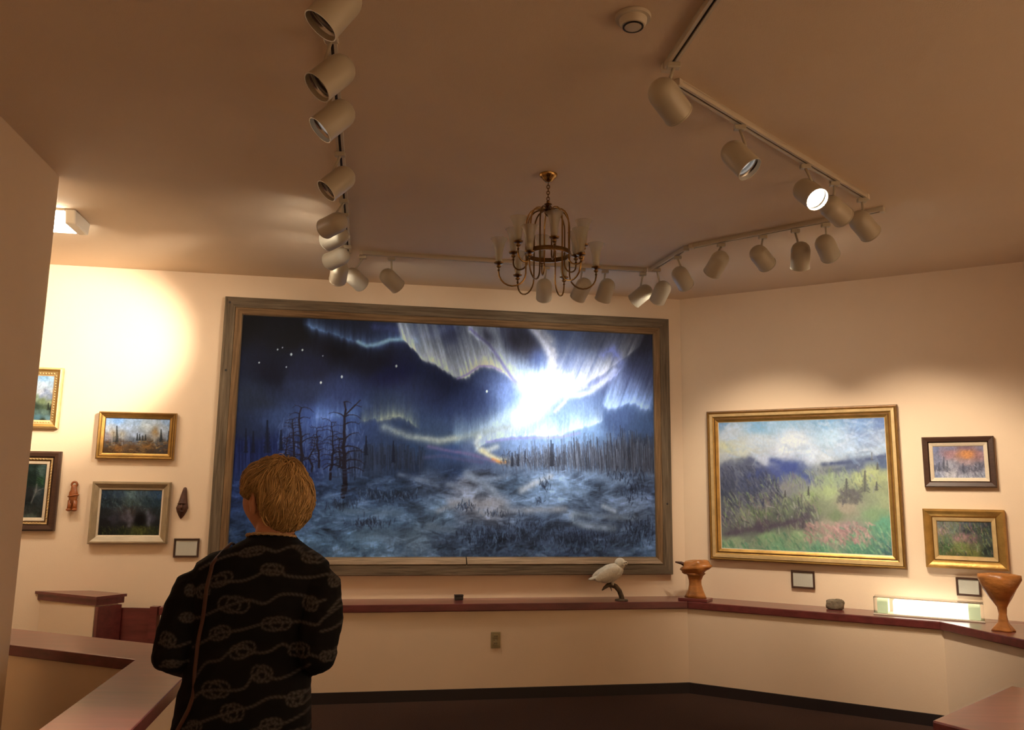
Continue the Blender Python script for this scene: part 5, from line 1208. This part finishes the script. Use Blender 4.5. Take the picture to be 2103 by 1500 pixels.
    for sx in (-1, 1):
        hp = np.array([hx + sx * 0.085, 0.0, hipz]); kn = np.array([hx + sx * 0.090, 0.02, 0.44]); an = np.array([hx + sx * 0.095, -0.02, 0.09])
        sk.tube([hp + np.array([0, 0, 0.06]), hp * 0.5 + kn * 0.5, kn, kn * 0.6 + an * 0.4 + np.array([0, -0.012, 0]), an, an + np.array([0, 0.01, -0.03])], [0.080, 0.066, 0.050, 0.048, 0.034, 0.034], 16)
        sk.ell(tuple(an + np.array([0, 0.06, -0.045])), (0.036, 0.10, 0.030), 14, 10); FEET.append(an)
    sm_ = remeshed(sk, 'body', 0.0042, 2, M_SKIN)
    bo = bpy.data.objects.new('body', sm_); COL.objects.link(bo); bo.parent = e
    for sx in (-1, 1):
        ey = MB().ell(HL(sx * 0.030, 0.0715, 0.006), (0.0125, 0.0125, 0.0125), 14, 10).build('eye', M_EYE, e, smooth=True)
        MB().ell(HL(sx * 0.030, 0.0800, 0.006), (0.0055, 0.0055, 0.0055), 10, 8).build('iris', M_IRIS, ey, smooth=True)
    # ---- trousers and shoes
    tr = MB(); tr.ell((hx, 0.0, hipz - 0.02), (0.172, 0.118, 0.13), 24, 14)
    for sx in (-1, 1):
        hp = np.array([hx + sx * 0.086, 0.0, hipz - 0.02]); an = np.array([hx + sx * 0.095, -0.012, 0.075]); kn = np.array([hx + sx * 0.090, 0.018, 0.43])
        tr.tube([hp, hp * 0.5 + kn * 0.5, kn, kn * 0.5 + an * 0.5, an], [0.096, 0.082, 0.068, 0.064, 0.062], 18)
    to = bpy.data.objects.new('trousers', remeshed(tr, 'trousers', 0.009, 4, M_TROUSER)); COL.objects.link(to); to.parent = e
    for an in FEET:
        sh = MB().tube([an + np.array([0, -0.045, -0.052]), an + np.array([0, -0.02, -0.040]), an + np.array([0, 0.05, -0.045]), an + np.array([0, 0.12, -0.056]), an + np.array([0, 0.175, -0.066])], [0.030, 0.044, 0.044, 0.042, 0.022], 16, flat=0.85, up=(0, 0, 1))
        so = sh.build('shoe', M_SHOE, e, smooth=True)
        MB().box((an[0], an[1] + 0.06, 0.008), (0.078, 0.25, 0.014)).build('sole', M_BLACK, so, bevel=0.006)
    # ---- hair
    crown = Vector((0.05, -0.45, 0.9)).normalized()
    def thick(d):
        face = max(0.0, d.y * 0.9 + 0.05 - max(0, d.z) * 0.85)            # bare face
        t = 0.016 - 0.006 * max(0, d.z) + 0.010 * max(0, -d.y) + 0.003 * abs(d.x)
        t *= 1 - min(1, max(0, face - 0.12) / 0.22)
        u = min(1, max(0, (-d.y - 0.14) / 0.40)); u = u * u * (3 - 2 * u)
        low = -d.z - (-0.10 + 0.78 * u)
        t *= 1 - min(1, max(0, low) / 0.14)
        ear = g(d, (1, -0.08, -0.14), 0.30) + g(d, (-1, -0.08, -0.14), 0.30)
        return t * (1 - 0.85 * min(1, ear))
    def surf(d, ex=0.0):
        k = hfn(d) if d.y > 0.3 else (1.0 if d.z > -0.1 else hfn(d))
        p = Vector((d.x * hr[0] * k, d.y * hr[1] * k, d.z * hr[2] * k)); t = thick(d)
        return p + p.normalized() * (t + ex if t > 0.004 else -0.012)
    hv = []; hf = []; n1, m1 = 56, 40
    for i in range(m1 + 1):
        th = math.pi * i / m1
        for j in range(n1):
            a = 2 * math.pi * j / n1; d = Vector((math.sin(th) * math.cos(a), math.sin(th) * math.sin(a), math.cos(th)))
            q = surf(d, -0.005 + 0.010 * mnoise.noise(d * 3.4)); hv.append(tuple(Vector(HC) + HR @ q))
    hf = [(i * n1 + j, (i + 1) * n1 + j, (i + 1) * n1 + (j + 1) % n1, i * n1 + (j + 1) % n1) for i in range(m1) for j in range(n1)]
    hb = MB(); hb.add(hv, hf); cols = [(0.19, 0.11, 0.042)] * len(hv)
    rs = np.random.RandomState(5); made = 0
    while made < 7500:
        d = Vector(rs.normal(size=3)).normalized()
        if thick(d) < 0.006: continue
        made += 1; pts = []; cur = d.copy(); sw = rs.normal() * 0.45 + 0.9 * mnoise.noise(d * 2.6 + Vector((4, 0, 0))); L = rs.uniform(0.05, 0.085) * (0.65 if d.z < -0.2 else 1.0); ns = 6; lift = rs.uniform(0.2, 1.0)
        for q in range(ns + 1):
            t = q / ns; ex = (0.001 + 0.010 * mnoise.noise(d * 3.4) + 0.010 * lift * math.sin(math.pi * min(1, t * 1.1)) - 0.003 * t) + 0.003 * mnoise.noise(cur * 6)
            pts.append(Vector(HC) + HR @ surf(cur, ex))
            fl = (cur - crown); fl = fl - cur * fl.dot(cur); fl = fl.normalized() if fl.length > 1e-4 else Vector((1, 0, 0)); fl = (fl + Vector((0, 0.10, -0.45)) * 0.6 + cur.cross(fl) * (sw + 0.5 * mnoise.noise(d * 2.2)))
            fl = fl - cur * fl.dot(cur); cur = (cur + fl.normalized() * (L / ns / 0.115)).normalized()
            if thick(cur) < 0.007 and q > 1: break
        if len(pts) < 3: continue
        r0 = rs.uniform(0.0010, 0.0021); k = len(pts); o = len(hb.v)
        hb.tube(pts, [r0 * (0.75 + 0.5 * math.sin(math.pi * (i / (k - 1)) ** 0.7)) * (1 - 0.78 * (i / (k - 1)) ** 2) for i in range(k)], 4, cap=False, flat=0.6)
        c = np.array([0.44, 0.28, 0.115]) * rs.uniform(0.55, 1.25) + np.array([0.04, 0.03, 0.02]) * rs.rand()
        cols += [tuple(c)] * (len(hb.v) - o)
    hm = hb.mesh('hair', M_HAIR, True, merge=False, recalc=False); paintcol(hm, np.array(cols))
    ho = bpy.data.objects.new('hair', hm); COL.objects.link(ho); ho.parent = e
    # ---- collar cord
    cc = R(W(557, 1106, 2.352)); n2 = 90
    for ph in (0, math.pi):
        pts = []
        for i in range(n2 + 1):
            a = 2 * math.pi * i / n2; tw = a * 34 + ph
            pts.append((cc[0] + (0.066 + 0.0028 * math.cos(tw)) * math.cos(a), cc[1] + (0.062 + 0.0028 * math.cos(tw)) * math.sin(a), cc[2] + 0.006 - 0.010 * math.sin(a) + 0.0028 * math.sin(tw)))
        MB().tube(pts, 0.0030, 6, cap=False).build('collar_cord', M_CORD, jo, smooth=True)
    # ---- shoulder bag: hangs on the left hip, strap runs over the shoulder
    from mathutils.bvhtree import BVHTree
    bv = BVHTree.FromPolygons([tuple(map(float, c)) for c in co], [tuple(p.vertices) for p in jm.polygons])
    bag = empty('shoulder_bag', org + np.array([hx - 0.235, 0.03, 0.50])); tag(bag, 'brown leather shoulder bag with a thin strap down the back of the black jacket', 'bag')
    bl = np.array([hx - 0.235, 0.03, 0.50])
    bb = MB().box((0, 0, 0.09), (0.055, 0.24, 0.18)).build('bag_body', M_STRAP, bag, bevel=0.02)
    MB().box((-0.031, 0, 0.125), (0.006, 0.235, 0.10)).build('flap', M_STRAP, bag, bevel=0.002)
    sp = []
    def hit(x, z, side):
        q = bv.ray_cast(Vector((x, side * 1.0, z)), Vector((0, -side, 0)))
        return np.array(q[0]) + np.array(q[1]) * 0.0035 if q[0] else None
    back = [CP(265, 1400), CP(290, 1200), CP(310, 1050), CP(330, 950), CP(345, 870), CP(358, 770), CP(372, 690), CP(385, 640)]
    sp.append(bl + np.array([0, -0.10, 0.17])); 
    for b in back:
        h_ = hit(b[0], b[2], -1)
        if h_ is not None: sp.append(h_)
    xs = back[-1][0]; top = bv.ray_cast(Vector((xs + 0.012, 0, 2.5)), Vector((0, 0, -1)))
    if top[0]: sp.append(np.array(top[0]) + np.array([0, -0.02, 0.004])); sp.append(np.array(top[0]) + np.array([0, 0.02, 0.004]))
    for b in back[::-1]:
        h_ = hit(b[0] + 0.01, b[2] - 0.01, 1)
        if h_ is not None: sp.append(h_)
    sp.append(bl + np.array([0, 0.10, 0.17]))
    sp = [tuple(np.asarray(p) - bl) for p in smoothpl(sp, 4)]
    MB().tube(sp, 0.0058, 8, flat=0.45, up=(0, -1, 0.2)).build('strap', M_STRAP, bag, smooth=True)
person()
